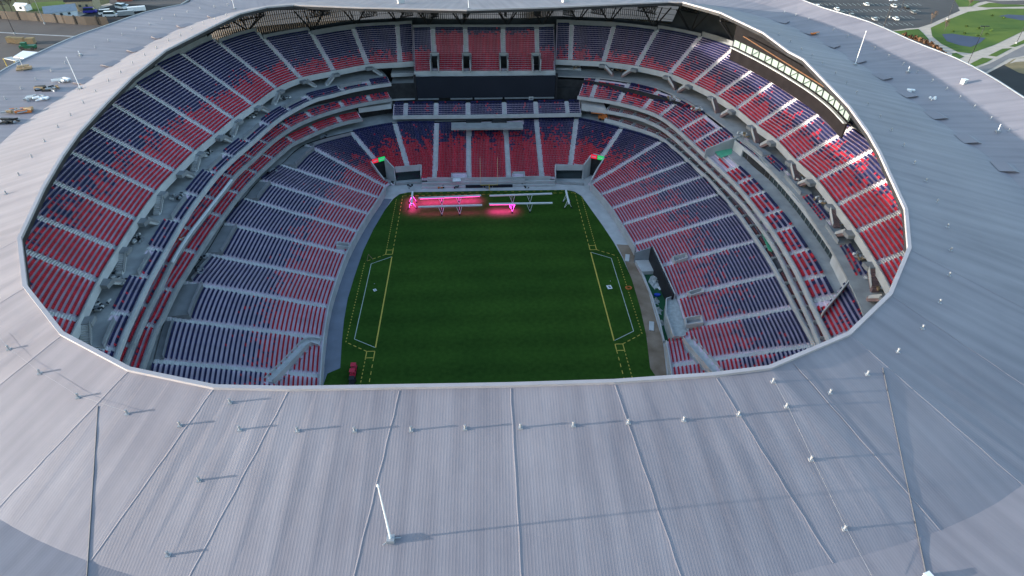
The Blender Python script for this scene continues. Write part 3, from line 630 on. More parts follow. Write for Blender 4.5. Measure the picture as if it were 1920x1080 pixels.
# left side: three thin tiers
T3 = [(733, 155), (692, 161), (655, 168), (622, 177), (588, 186), (537, 212), (500, 240), (470, 267), (444, 289), (410, 322), (380, 359), (350, 401), (315, 460), (301, 485), (277, 529), (255, 575), (234, 622), (217, 667)]
T2 = [(734, 184), (685, 192), (637, 203), (590, 218), (550, 236), (512, 262), (475, 296), (444, 324), (420, 354), (396, 384), (375, 411), (350, 444), (325, 484), (305, 525), (277, 580), (250, 640), (235, 677)]
T1 = [(679, 221), (650, 227), (622, 235), (595, 246), (556, 264), (537, 276), (487, 321), (456, 354), (431, 386), (400, 429), (375, 467), (354, 501), (330, 540), (305, 592), (292, 615), (267, 685)]
bt3 = Balcony(T3, 25., 4, .85, .34, 'top balcony on the left side with navy seats under the upper tier', ext=(0, 8))
bt2 = Balcony(T2, 21., 4, .85, .34, 'middle balcony on the left side with dark red seats', ext=(0, 8))
bt1 = Balcony(T1, 17., 4, .85, .34, 'lowest balcony on the left side with red seats over the lower tier', ext=(0, 8))
S3 = [(697, 160), (641, 171), (587, 187), (551, 205), (509, 233), (475, 262), (441, 291), (409, 323), (375, 365), (345, 408), (312, 465), (280, 522), (250, 586), (221, 658)]
S2 = [(696, 190), (642, 202), (586, 219), (546, 238), (507, 266), (475, 296), (440, 329), (404, 374), (362, 430), (323, 490), (280, 572), (249, 642)]
S1 = [(646, 228), (592, 247), (554, 265), (515, 295), (482, 326), (450, 361), (417, 405), (375, 467), (332, 537), (292, 615), (260, 700)]
for nm, bal, seps, colf, rws in (('top', bt3, S3, None, 'alt'), ('middle', bt2, S2, None, 4), ('lowest', bt1, S1, None, 4)):
    us = order(bal, seps); bal.t.terrace(bal.root, per=1)
    for k in range(len(us)-1):
        if us[k+1]-us[k] < 1: continue
        r1 = (4 if k % 2 == 0 else 2) if rws == 'alt' else 4
        c_ = (lambda f, u, x, i: np.full(len(u), .05)) if nm == 'top' else ((lambda f, u, x, i: np.full(len(u), .93)) if nm == 'lowest' else (lambda f, u, x, i: np.full(len(u), .9-.12*i)))
        bal.t.block('seating_block', f'{nm} left balcony seats, {ordinal(k)} block from the video screen', us[k], us[k+1], 0, r1, c_, SEAT2, group='left balcony seating blocks', gap0=.6 if k else .3, gap1=.6)
    for u_ in us[1:-1]: bal.t.stair(bal.root, u_, 0, 4, 1.1)
    bal.ledge(mt='light' if nm == 'top' else 'conc')
    zf = bal.z-bal.drop+bal.n*bal.rise; d_ = .35+bal.n*bal.pit
    bal.slab(d_, d_+(14 if nm == 'top' else 6), zf, .5)
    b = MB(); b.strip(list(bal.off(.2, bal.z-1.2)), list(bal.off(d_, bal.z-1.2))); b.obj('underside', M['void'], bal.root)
    if nm == 'top':
        for k in range(len(us)-1):
            if k % 2 == 1 and us[k+1]-us[k] > 2: 
                i0, i1 = int(us[k])+1, int(us[k+1])
                if i1-i0 > 1: bal.slab(.35+2*bal.pit+.25, d_+.02, zf+.02, .6, i0, i1, 'platform', 'conc'); b = MB(); q_ = bal.off(.35+2*bal.pit+.3, 0)[i0:i1+1]; b.wall(q_, zf, zf+.85, .07); b.obj('platform_rail', M['metal'], bal.root)
    else:
        b = MB(); b.wall(bal.off(d_+5.5, 0), zf-.4, zf+3, .3); b.obj('back_wall', M['dwall'], bal.root)
# bright temporary canvas strip on the middle balcony's ledge (the pale ledge stretch)
i0, i1 = int(bt2.u(431, 338)), int(bt2.u(320, 492)); b = MB(); P_ = bt2.L[i0:i1+1]; b.wall(P_-outward(P_)*.3, 20.9, 21.25, .5); b.obj('ledge_cover', M['white'], bt2.root)
# right side: loge boxes and club tier
R1 = [(1134, 222), (1152, 226), (1200, 241), (1240, 257), (1280, 289), (1315, 321), (1330, 334), (1382, 394), (1390, 404), (1420, 448), (1450, 495), (1475, 542), (1502, 594), (1532, 648)]
R2 = [(1134, 206), (1190, 217), (1225, 230), (1256, 249), (1302, 290), (1360, 346), (1393, 380), (1425, 420), (1452, 460), (1470, 494), (1482, 519), (1515, 588), (1537, 640)]
R3 = [(1083, 180), (1134, 187), (1165, 193), (1202, 203), (1237, 217), (1265, 237), (1315, 282), (1365, 329), (1390, 355), (1427, 401), (1446, 426), (1465, 456), (1485, 490), (1497, 512), (1530, 582), (1555, 632)]
br1 = Balcony(R1, 14.9, 2, 1.0, .30, 'lowest tier of box seats along the right side above the lower tier', 'box_balcony', ext=(0, 8))
br2 = Balcony(R2, 17.9, 2, 1.0, .30, 'second tier of box seats along the right side below the club seats', 'box_balcony', ext=(0, 8))
for nm, bal in (('lowest', br1), ('second', br2)):
    bal.t.terrace(bal.root, per=1); n = len(bal.L)-1; step = 2.05; i = 0; us = []
    u_ = .2
    while u_+step < n-6: us.append(u_); u_ += step
    skip = [(1280, 300), (1400, 400)] if nm == 'second' else [(1437, 480)]
    gaps = [bal.u(1440, 480), bal.u(1450, 496)] if nm == 'lowest' else [bal.u(1395, 382), bal.u(1440, 442)]
    i = 0
    for u0 in us:
        if gaps[0] <= u0 <= gaps[1]+.5: continue
        bal.t.block('loge_box', f'{nm} row of box seats on the right side, {ordinal(i)} box from its far end', u0, u0+step, 0, 2, lambda f, u, x, r: np.ones(len(u)), [M['maroon']], gap0=.55, gap1=.35, pitch=.62, group='right side seat boxes', cat='seat box'); i += 1
    b = None
    for u0 in us:
        a = bal.t.P(u0, 0, 0)[0]; c = bal.t.P(u0, 1, 1)[0]; b = MB(); b.wall(np.array([a, c]), a[2]-.1, c[2]+.75, .14); b.obj('box_divider', M['stair'], bal.root)
    bal.ledge(mt='light', rail=False); zf = bal.z-bal.drop+.6; bal.slab(2.3, 5.5, zf, .5); b = MB(); b.wall(bal.off(5.4, 0), zf-.5, zf+2.6, .3); b.obj('back_wall', M['wall'], bal.root)
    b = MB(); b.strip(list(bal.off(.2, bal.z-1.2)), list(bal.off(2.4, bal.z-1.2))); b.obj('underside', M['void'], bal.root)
i0, i1 = int(br1.u(1440, 480)), int(br1.u(1447, 492))
b = MB(); q0 = [W(1424, 424, 15.4), W(1430, 427, 15.4), W(1452, 467, 15.4), W(1447, 471, 15.4), W(1441, 468, 15.4)]; b.poly(q0, .25); tag(b.obj('waterproofing_sheet', M['mint']), 'bright mint green sheet laid in a gap of the lowest right boxes', 'sheet')
NR = 11
br3 = Balcony(R3, 21., NR, .82, .42, 'club tier on the right side with red and navy seats', 'club_balcony', ext=(0, 8))
uE = br3.u(1320, 286); uN = br3.u(1533, 588)
br3.ledge(mt='light'); tr = br3.t
A_ = [(1114, 183), (1160, 191), (1206, 204), (1239, 218), (1274, 245), (1300, 268)]
usA = [0.]+[br3.u(*q) for q in A_]+[uE]
tr.terrace(br3.root, None, 0, uE, per=1)
for k in range(len(usA)-1):
    tr.block('seating_block', f'right club seats beyond the white wall, {ordinal(k)} block from the screen', usA[k], usA[k+1], 0, NR if k % 2 == 0 else NR-2, mix(.52, .8, 140+k, .8, .5), SEAT2, group='right club seating blocks', gap0=.7 if k else .3)
for u_ in usA[1:-1]: tr.stair(br3.root, u_, 0, NR, 1.3)
# middle stretch: four rows, floor, wall with glazing
base_ = br3.L-np.array([0, 0, .75]); trc = Tier(base_+br3.N*.35, base_+br3.N*(.35+4*1.15)+np.array([0, 0, 4*.42]), 4, .5)
trc.terrace(br3.root, None, uE, uN, per=1, name='club_terrace')
SB = [(1351, 303), (1374, 338), (1400, 366), (1424, 396), (1452, 435), (1475, 470), (1499, 515), (1522, 563)]
SB = [(1352, 316), (1376, 340), (1401, 367), (1427, 400), (1452, 435), (1476, 473), (1500, 518), (1522, 566)]
usB = [br3.u(*q) for q in SB]
for k in range(len(usB)-1):
    trc.block('seating_block', f'right club seats in front of the glazed wall, {ordinal(k)} block from the far end', usB[k], usB[k+1], 0, 4, (lambda f, u, x, r, k=k: np.clip(np.array([.97, .75, .6 if k != 3 else .2, .06])[r]+(.9*vnoise(x*.7, np.full(len(u), r*1.), 7+k)-.45), 0, 1)), SEAT2, group='right club seating blocks', gap0=.6, gap1=.6, pitch=.62, scale=1.45)
for u_ in usB: trc.stair(br3.root, u_, 0, 4, 1.2)
us_ = np.array([br3.u(1330, 296), usB[0]]); trc.block('seating_block', 'single row of red club seats at the foot of the mint green terrace', us_[0], us_[1], 1, 2, lambda f, u, x, r: np.full(len(u), .95), SEAT2, group='right club seating blocks')
zf4 = 21-.75+4*.42
i0, i1 = int(uE), int(uN); br3.slab(.35+4*1.15, 9.2, zf4, .5, i0, i1, 'club_floor', 'conc')
b = MB(); b.poly([W(1331, 273, zf4+.05), W(1375, 262, zf4+.05), W(1372, 288, zf4+.05), W(1352, 296, zf4+.05), W(1345, 290, zf4+.05)], .03); b.obj('terrace_sheet', M['mint'], br3.root)
WT = [(1377, 263), (1417, 295), (1454, 330), (1490, 371), (1524, 415), (1560, 466), (1589, 521)]
wl = dense(np.array([W(x, y, 24.9) for x, y in WT]), 2.4); qw = PR(wl); nw = outward(wl)
glz = thing('glazed_club_wall', 'pale wall with a strip of dark glazing behind the right club seats', 'wall', wl[len(wl)//2])
g0, g1 = int(np.argmin(np.hypot(qw[:, 0]-1393, qw[:, 1]-276))), int(np.argmin(np.hypot(qw[:, 0]-1563, qw[:, 1]-472)))
b = MB(); b.wall(wl[:g0+1]+nw[:g0+1]*.2, zf4, 24.9, .4); b.obj('end_wall', M['light'], glz)
b = MB(); b.wall(wl[g1:]+nw[g1:]*.2, zf4, 24.9, .4); b.obj('end_wall', M['light'], glz)
b = MB(); b.wall(wl[g0:g1+1]+nw[g0:g1+1]*.2, 24.0, 24.9, .45); b.obj('fascia', M['light'], glz)
b = MB(); b.wall(wl[g0:g1+1]+nw[g0:g1+1]*.7, zf4, 24.0, .1); b.obj('glazing', M['glass'], glz)
for k in range(g0, g1+1): b = MB(); b.bar([*(wl[k]+nw[k]*.5)[:2], zf4], [*(wl[k]+nw[k]*.5)[:2], 24.], .07, 4); b.obj('mullion', M['metal'], glz)
UB = [(1377, 263), (1417, 295), (1454, 330), (1490, 371), (1524, 415), (1560, 466), (1589, 521)]
bu = Tier(np.array([p+n_*.5-[0, 0, .55] for p, n_ in zip(wl, nw)]), np.array([p+n_*3.9+[0, 0, .75] for p, n_ in zip(wl, nw)]), 4)
bur = thing('terrace_balcony', 'narrow seating terrace on top of the glazed wall on the right side', 'balcony', wl[3]); bu.terrace(bur, per=1)
uu_ = [float(np.argmin(np.hypot(qw[:, 0]-x, qw[:, 1]-y))) for x, y in UB]
for k in range(len(uu_)-1):
    full = k % 2 == 1
    bu.block('seating_block', f'seats on top of the glazed right wall, {ordinal(k)} block from the far end', uu_[k], uu_[k+1], 0, 4 if full else 1, (lambda f, u, x, r: np.clip(.35+1.0*(vnoise(x*.3, np.full(len(u), r*2.), 3+k)-.5), 0, 1)*(r < 3)) if full else (lambda f, u, x, r: np.full(len(u), .06)), SEAT2, group='right club seating blocks', gap0=.5, gap1=.5)
    if not full:
        i0, i1 = int(uu_[k])+1, int(uu_[k+1]); b = MB(); a_ = np.array([p+n_*1.5 for p, n_ in zip(wl, nw)]); c_ = np.array([p+n_*4.6 for p, n_ in zip(wl, nw)]); a_[:, 2] = c_[:, 2] = 25.7
        b.strip(list(a_[i0:i1+1]), list(c_[i0:i1+1]), .6); b.obj('platform', M['conc'], bur); b = MB(); b.wall(a_[i0:i1+1], 25.7, 26.4, .06); b.obj('platform_rail', M['metal'], bur)
for u_ in uu_[1:]: bu.stair(bur, u_, 0, 4, 1.1)
# near stretch
H_PART = [(1592, 522), (1546, 578), (1490, 575), (1530, 470)]
tr.terrace(br3.root, [H_PART], uN-5, len(br3.L)-1, (0, 9), per=3, name='club_terrace')
usC = [uN-5, br3.u(1553, 628), len(br3.L)-1.]
for k in range(2): tr.block('seating_block', ['right club seats nearest the camera beside the slanted grey wall', 'right club seats mostly hidden by the near roof edge'][k], usC[k], usC[k+1], 0, 8, mix(.42, .7, 170+k, .8, .5), SEAT2, [H_PART], group='right club seating blocks', gap0=.6)
tr.stair(br3.root, usC[1], 0, 9, 1.2)
b = MB(); a_ = W(1547, 575, 23.5); c_ = W(1591, 527, 25.2); b.wall(np.array([a_, (a_+c_)/2, c_]), 20, np.array([22.2, 23.6, 25.4]), .3); tag(b.obj('partition_wall', M['light']), 'slanted grey partition wall crossing the right club tier', 'wall')
b = MB(); a_ = W(1324, 276, 23.9); c_ = W(1390, 256, 25.3); b.wall(np.array([a_, (a_+c_)/2, c_]), 20.5, np.array([23.3, 24.6, 25.8]), .3); tag(b.obj('partition_wall', M['light']), 'pale partition wall closing the end of the far club seats', 'wall')
# concourse floors between the club tier and the upper tier
fr_r = dense(TIERS['right'].F, 2.5); nr = outward(fr_r); zt = 25.55
cf = thing('concourse', 'grey concourse floor under the front of the upper tier on the right', 'concourse', fr_r[20])
nA = np.array([p-n_*4.4 for p, n_ in zip(fr_r, nr)]); nB = np.array([p+n_*10 for p, n_ in zip(fr_r, nr)]); nA[:, 2] = nB[:, 2] = zt-.3
b = MB(); b.strip(list(nA), list(nB), .4); b.obj('floor', M['conc'], cf)
b = MB(); wq = np.array([p+n_*7 for p, n_ in zip(fr_r, nr)]); b.wall(wq, zt-.3, 28.6, .3); b.obj('back_wall', M['dwall'], cf)
fr_l = dense(TIERS['left'].F, 2.5); nl = outward(fr_l); wq = np.array([p+n_*7 for p, n_ in zip(fr_l, nl)]); b = MB(); b.wall(wq, 25, 28.6, .3); b.obj('back_wall', M['dwall'], bt3.root)
# stair flights dropping from the upper tier's front aisles to the concourse
def flight(T, k, side, sgn, lab):
    p = T.P(k, 0, 0)[0]; f = T.P(k, 0, 1)[0]-p; f[2] = 0; f /= np.linalg.norm(f); tn = np.array([-f[1], f[0], 0])*sgn; t = thing('concourse_stair', lab, 'staircase', p, 'stairs down from the upper tier')
    st = p-f*1.0; b = MB(); b.box(st+[0, 0, -.5], (2.2, 2.2, .9), math.atan2(f[1], f[0])); b.obj('landing', M['wall'], t)
    b = MB()
    for i in range(10): b.box(st+tn*(1.2+.34*i)+[0, 0, -.25-.29*i-.6], (1.5, .36, 1.2), math.atan2(f[1], f[0]))
    b.obj('flight', M['stair'] if side == 'left' else M['rust'], t)
    b = MB(); a = st-f*.85+tn*1.0; c = st-f*.85+tn*3.9; v = [a+[0, 0, .45], a+[0, 0, -.6], c+[0, 0, -3.0], c+[0, 0, -2.2]]; b.add(v+[q-f*.12 for q in v], [(0, 1, 2, 3), (4, 7, 6, 5), (0, 3, 7, 4), (0, 4, 5, 1), (1, 5, 6, 2), (2, 6, 7, 3)]); b.obj('side_panel', M['wall'] if side == 'left' else M['light'], t)
for j, k in enumerate(range(TIERS['left'].K-3, 0, -1)):
    flight(TIERS['left'], k, 'left', 1 if j % 2 else -1, f'staircase from the upper tier on the left, {ordinal(j)} from the screen')
for j, k in enumerate(range(2, TIERS['right'].K-1)):
    flight(TIERS['right'], k, 'right', 1 if j % 2 else -1, f'staircase from the upper tier on the right, {ordinal(j)} from the screen')
# clutter on the concourses
def junk(p, lab, seed, mats=('metal', 'dark', 'light'), n=7, sp=1.6, nm='clutter_pile'):
    r = random.Random(seed); t = thing(nm, lab, 'building supplies', p, 'supplies on the concourses')
    for mi in mats:
        b = MB()
        for k in range(n):
            b.box(np.asarray(p)+[r.uniform(-sp, sp), r.uniform(-sp, sp), .2+r.uniform(0, .4)], (r.uniform(.2, 1.2), r.uniform(.15, .6), r.uniform(.15, .6)), r.uniform(0, 3))
        b.obj({'metal': 'metal_parts', 'dark': 'dark_boxes', 'light': 'pale_boards', 'tan': 'tan_boards', 'orange': 'orange_parts', 'white': 'white_sheets'}[mi], M[mi], t)
for i, q in enumerate([(536, 185), (470, 218), (420, 262), (385, 290), (332, 370), (258, 448), (205, 520), (222, 528), (190, 575)]):
    junk(W(*q, 25.8), f'supplies on the left concourse, {ordinal(i)} pile from the far end', 20+i)
for i, q in enumerate([(1080, 127), (1142, 131), (1164, 132), (1262, 187), (1305, 205), (1395, 254), (1500, 335), (1515, 345), (1540, 378), (1595, 425), (1618, 482), (1655, 540)]):
    junk(W(*q, 25.8), f'supplies on the right concourse, {ordinal(i)} pile from the far end', 50+i, ('orange', 'tan') if i == 2 else ('white', 'metal', 'tan'))
for i, q in enumerate([(512, 322), (450, 330), (437, 385), (380, 485), (375, 510), (605, 258)]):
    junk(W(*q, 14.4), f'supplies on the left platform behind the lower tier, {ordinal(i)} pile from the near end', 80+i, ('metal', 'dark'), 5, 1.2)
junk(bt2.t.P(bt2.u(345, 452), 1, .5)[0], 'red and white rubbish heap on the middle left balcony', 99, ('orange', 'white'), 8, 1.4)

# ---------------------------------------------------------------- far end: middle tier, screen, slabs
MF = [(736, 217), (760, 216.5), (817, 216), (878, 215.5), (946, 214.5), (1006, 213.5), (1065, 212.5), (1090, 212)]
mF = np.array([W(x, y, 16.3) for x, y in MF]); mB = mF+np.array([0, 7*.85, 7*.42]); tm = Tier(mF-[0, 0, .6], mB-[0, 0, .6], 7)
mid = thing('end_balcony', 'navy seat balcony under the video screen at the far end', 'balcony', mF[3]); tm.terrace(mid)
for k in range(7): tm.block('seating_block', f'navy seats under the video screen, {ordinal(k)} block from the left', k, k+1, 0, 7, lambda f, u, x, r: np.clip(.10+.5*(vnoise(x*.4, np.full(len(u), r*.6), 5)-.55), 0, 1), SEAT2, group='seats under the video screen', gap0=.7 if k else .3, gap1=.7 if k < 6 else .3)
for k in range(1, 7): tm.stair(mid, k, 0, 7, 1.3)
b = MB(); P_ = dense(mF, 3); b.wall(P_, 15.0, 16.35, .35); b.obj('fascia', M['light'], mid)
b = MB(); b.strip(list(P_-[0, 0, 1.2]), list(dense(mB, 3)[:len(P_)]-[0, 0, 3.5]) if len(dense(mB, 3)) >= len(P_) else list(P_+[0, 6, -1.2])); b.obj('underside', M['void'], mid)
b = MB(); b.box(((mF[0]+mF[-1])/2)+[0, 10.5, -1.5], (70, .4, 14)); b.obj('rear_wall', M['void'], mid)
scr = thing('video_screen', 'huge blank black video screen at the far end', 'screen', (0, 91.5, 23))
s0, s1 = W(783, 183.5, 19.6), W(1040, 181, 19.6)
xl, xr, ys = s0[0], s1[0], (s0[1]+s1[1])/2
b = MB(); b.box(((xl+xr)/2, ys+.5, 23.2), (xr-xl, 1.0, 7.4)); b.obj('display', M['screen'], scr)
b = MB()
for xa, xb in ((0, .155), (.235, .40), (.41, .62), (.63, 1)): b.box((xl+(xr-xl)*(xa+xb)/2, ys+.1, 19.15), ((xr-xl)*(xb-xa)-.3, .5, .45))
b.obj('lower_ledge', M['metal'], scr)
b = MB()
for x_ in (xl-.5, xr+.5): b.box((x_, ys+1, 22.8), (.7, 1.6, 9.2))
b.obj('side_frame', M['dark'], scr)
b = MB(); p = W(995.5, 183.5, 19.0); p = p+[0, -.6, 0]
for dx, dz, sx, sz in ((0, .55, 1.5, .14), (0, -.45, 1.5, .14), (-.7, .05, .14, .9), (.7, .05, .14, .9)): b.box(p+[dx, 0, dz], (sx, .14, sz))
tag(b.obj('hanging_marker', M['white']), 'small white square frame hanging below the right half of the video screen', 'marker')
# gable slabs beside the screen
def slab(pts, z, th, lab, mt='light', cat='slab'):
    b = MB(); b.poly([W(x, y, z) for x, y in pts], th); tag(b.obj('floor_slab', M[mt]), lab, cat, 'floor slabs beside the screen')
def deep(x0, y0, x1, y1, z, lab, th=.9, dp=9):
    a, c = W(x0, y0, z), W(x1, y1, z); b = MB(); b.add([a, c, c+[0, dp, 0], a+[0, dp, 0]], [(0, 1, 2, 3)]); d = np.array([0, 0, th]); b.add([a, c, c-d, a-d], [(0, 1, 2, 3)]); b.add([a-d, c-d, c+[0, dp, -th], a+[0, dp, -th]], [(0, 1, 2, 3)]); b.add([a, a-d, a+[0, dp, -th], a+[0, dp, 0]], [(0, 1, 2, 3)]); b.add([c, c-d, c+[0, dp, -th], c+[0, dp, 0]], [(0, 1, 2, 3)])
    tag(b.obj('floor_slab', M['light']), lab, 'floor slab', 'floor slabs beside the screen')
deep(733, 138, 778, 136, 25.6, 'highest pale floor slab left of the screen', 1.3); deep(733, 159, 778, 158, 22.3, 'middle pale floor slab left of the screen', 1.6); deep(672, 203, 733, 195, 18.8, 'long pale floor slab below the left balconies beside the screen', 1.7); deep(735, 187, 778, 185, 19.0, 'thin lowest floor slab left of the screen', .4)
deep(1043, 127, 1090, 129, 25.9, 'highest pale floor slab right of the screen', 2.0); deep(1091, 196, 1136, 203, 18.3, 'pale floor slab right of the seats under the screen', 2.2)
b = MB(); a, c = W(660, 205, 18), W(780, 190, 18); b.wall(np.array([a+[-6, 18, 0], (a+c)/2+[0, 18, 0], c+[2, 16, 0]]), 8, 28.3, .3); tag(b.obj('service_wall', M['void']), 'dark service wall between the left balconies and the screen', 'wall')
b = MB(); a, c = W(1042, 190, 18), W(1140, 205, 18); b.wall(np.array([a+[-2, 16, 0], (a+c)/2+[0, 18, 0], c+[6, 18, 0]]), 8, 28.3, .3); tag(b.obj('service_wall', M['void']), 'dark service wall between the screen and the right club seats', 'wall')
# press platform
b = MB(); p0, p1 = W(846, 240.5, 14.6), W(981, 239.5, 14.6); b.add([p0, p1, p1+[0, 5, 0], p0+[0, 5, 0], p0-[0, 0, .7], p1-[0, 0, .7]], [(0, 1, 2, 3), (0, 4, 5, 1)]); press = tag(b.obj('press_platform', M['conc']), 'grey platform cut into the top rows behind the far goalpost', 'platform')
for i, x in enumerate((888, 936)): b = MB(); b.box(W(x, 227.5, 14.9), (5.4, 1.2, .6)); b.obj('bench', M['dark'], press)
# orange boom lift behind the right corner
p = W(1130, 224, 14); t = thing('boom_lift', 'orange boom lift parked behind the far right corner seats', 'boom lift', p)
b = MB(); b.box(p+[0, 0, .9], (3.2, 1.6, .9)); b.box(p+[.6, 0, 1.6], (1.6, 1.3, .7)); b.obj('chassis', M['orange'], t)
for dx in (-1.1, 1.1):
    for dy in (-.8, .8): b = MB(); b.bar(p+[dx, dy-.15, .45], p+[dx, dy+.15, .45], .45, 10); b.obj('wheel', M['dark'], t)
b = MB(); b.bar(p+[.8, 0, 2.0], p+[-4.5, -.2, 2.6], .2, 6); b.obj('boom', M['orange'], t); b = MB(); b.box(p+[-5.3, -.2, 2.6], (1.4, .8, .9)); b.obj('basket', M['dark'], t)
# right-hand glass clubroom high under the roof
prs = thing('rooftop_lounge', 'dark walled lounge with a band of bright windows under the right roof', 'lounge', W(1480, 120, 44))
CLB = [(1374, 84), (1391, 92), (1425, 109), (1460, 128), (1495, 149), (1529, 171), (1562, 197), (1590, 226)]
cl = dense(np.array([W(x, y, 42.6) for x, y in CLB]), 3.2); nc = outward(cl)
b = MB(); b.wall(cl, 44.3, 48.6, .4); b.obj('upper_cladding', mat('dark_cladding', (.012, .011, .012), .95, .2, .4, .1), prs)
b = MB(); b.wall(cl, 38, 42.2, .4); b.obj('lower_cladding', mat('dark_brown_cladding', (.012, .010, .011), .95, .2, .4, .1), prs)
lit = mat('lit_window', (.18, .22, .19), .3, .1, .3, emit=(.72, .90, .78, .07))
for k in range(len(cl)-1): b = MB(); b.add([cl[k]+nc[k]*.25+[0, 0, -.3], cl[k+1]+nc[k+1]*.25+[0, 0, -.3], cl[k+1]+nc[k+1]*.25+[0, 0, 1.8], cl[k]+nc[k]*.25+[0, 0, 1.8]], [(0, 1, 2, 3)]); b.obj('window', lit, prs)
b = MB()
for k in range(len(cl)): b.bar(cl[k]-[0, 0, .4], cl[k]+[0, 0, 1.8], .14, 4)
for k in range(3, len(cl)-1, 2): b.bar(cl[k]-nc[k]*.2-[0, 0, .4], cl[k+1]-nc[k]*.2+[0, 0, 1.8], .1, 4)
b.obj('mullions', M['dark'], prs)
b = MB(); q_ = cl-nc*.9; b.strip(list(q_+[0, 0, -.55]), list(cl+[0, 0, -.55]), .3); b.obj('sill', M['conc'], prs)
b = MB(); b.bar(cl[2]-nc[2]*2+[0, 0, 4.5], cl[-2]-nc[-2]*2+[0, 0, 4.5], .15, 5); b.obj('catwalk_rail', M['brown_rail'], prs)

# ================================================================== PITCH
def zpoly(px, z): return [W(x, y, z) for x, y in px]
sheet = MB(); sheet.poly([(-46, -90, -.06), (46, -90, -.06), (46, 66, -.06), (-46, 66, -.06)]); tag(sheet.obj('perimeter_walk', M['light']), kind='structure')
# concave outline of the turf
left_e = [(-40, -75), (-39.5, -40), (-38.6, -27)]+[tuple(W(x, y, 0)[:2]) for x, y in [(638, 690), (641, 640), (645, 600), (652, 560), (664, 520), (681, 470), (700, 430), (722, 393), (737, 373), (749, 364), (765, 360.5)]]
right_e = [tuple(W(x, y, 0)[:2]) for x, y in [(1060, 356), (1077, 359), (1090, 367), (1105, 388), (1128, 420), (1150, 453), (1168, 485), (1184, 522), (1200, 575), (1212, 630), (1219, 690)]]+[(38.4, -40), (38.5, -75)]
outl = left_e+[tuple(W(917, 357.5, 0)[:2])]+right_e
b = MB(); b.poly([(x, y, 0.) for x, y in outl]); turf = tag(b.obj('field', M['turf']), kind='structure')
b = MB(); b.poly(zpoly([(1156, 458), (1187, 460), (1196, 478), (1202, 498), (1215, 545), (1232, 605), (1243, 640), (1252, 720), (1219, 720), (1213, 635), (1199, 572), (1183, 520), (1170, 487)], -.03)); tag(b.obj('dirt_path', M['dirt']), kind='structure')
b = MB(); b.poly(zpoly([(595, 760), (606, 640), (616, 576), (631, 526), (650, 476), (690, 405), (712, 372), (735, 373), (722, 393), (700, 430), (681, 470), (664, 520), (652, 560), (645, 600), (641, 640), (638, 700), (636, 760)], -.03)); tag(b.obj('side_path', mat('blue_grey_track', (.17, .19, .24), .9, .1, .3)), kind='structure')
def line(p, q, wd, mt, dash=None, z=.02, nm='pitch_line'):
    p = np.array(p, float); q = np.array(q, float); L = np.linalg.norm(q-p); d = (q-p)/L; n = np.array([-d[1], d[0]])*wd/2; b = MB(); segs = [(0, L)]
    if dash: segs = [(s_, min(s_+dash[0], L)) for s_ in np.arange(0, L, dash[1])]
    for s0_, s1_ in segs:
        a, c = p+d*s0_, p+d*s1_; b.poly([(*(a-n), z), (*(c-n), z), (*(c+n), z), (*(a+n), z)])
    return b.obj(nm, M[mt], turf)
xi, xo, yi, yo, xd, yd = 28.73, 34.19, 18.91, 15.65, 28.56, 54.03
for sx in (-1, 1):
    line((sx*xi, -yi), (sx*xi, yi), .32, 'yellow'); line((sx*xo, -yo), (sx*xo, yo), .16, 'wline'); line((sx*xi, yi), (sx*xo, yo), .16, 'wline'); line((sx*xi, -yi), (sx*xo, -yo), .16, 'wline')
    for sy in (-1, 1):
        Y0 = sy*(yi+3.4); line((sx*xi, Y0), (sx*xi, sy*yd), .18, 'yellow', (1.1, 2.2)); line((sx*(xi+1.9), Y0), (sx*(xi+1.9), sy*(yd-2)), .18, 'yellow', (.6, 1.2))
        for a, c in (((xi, 1.2), (xi, 3.4)), ((xi, 3.4), (xi+1.9, 3.4)), ((xi+1.9, 3.4), (xi+1.9, 1.2)), ((xi+1.9, 1.2), (xi, 1.2))): line((sx*a[0], sy*(yi+a[1])), (sx*c[0], sy*(yi+c[1])), .22, 'yellow')
        line((sx*(xi+1.9), sy*(yi+1.2)), (sx*(xo+1.9), sy*(yo+1.0)), .2, 'yellow', (.9, 1.6))
    line((sx*(xo+1.9), -yo-1), (sx*(xo+1.9), yo+1), .2, 'yellow', (.45, 1.15))
line((-xd, yd), (xd, yd), .16, 'yellow', (1.1, 2.0)); line((-xd, yd+1.6), (xd, yd+1.6), .14, 'yellow', (.9, 2.4))
# goalpost
gp = thing('goalpost', 'thin yellow goalpost behind the grow lights at the far end', 'goalpost', (0, 56.5, 0))
b = MB(); b.bar((0, 56.8, 0), (0, 56.8, 2.2), .16, 8); b.bar((0, 56.8, 2.2), (0, 54.9, 3.05), .14, 8); b.obj('gooseneck', M['yellow'], gp)
b = MB(); b.bar((-2.85, 54.9, 3.05), (2.85, 54.9, 3.05), .09, 6); b.obj('crossbar', M['yellow'], gp)
pole_m = mat('pale_gold_paint', (.62, .50, .32), .4, .05, 1)
for sx in (-1, 1): b = MB(); b.bar((sx*2.82, 54.9, 3.05), (sx*2.82, 54.9, 12.9), .085, 6); b.obj('upright', pole_m, gp)
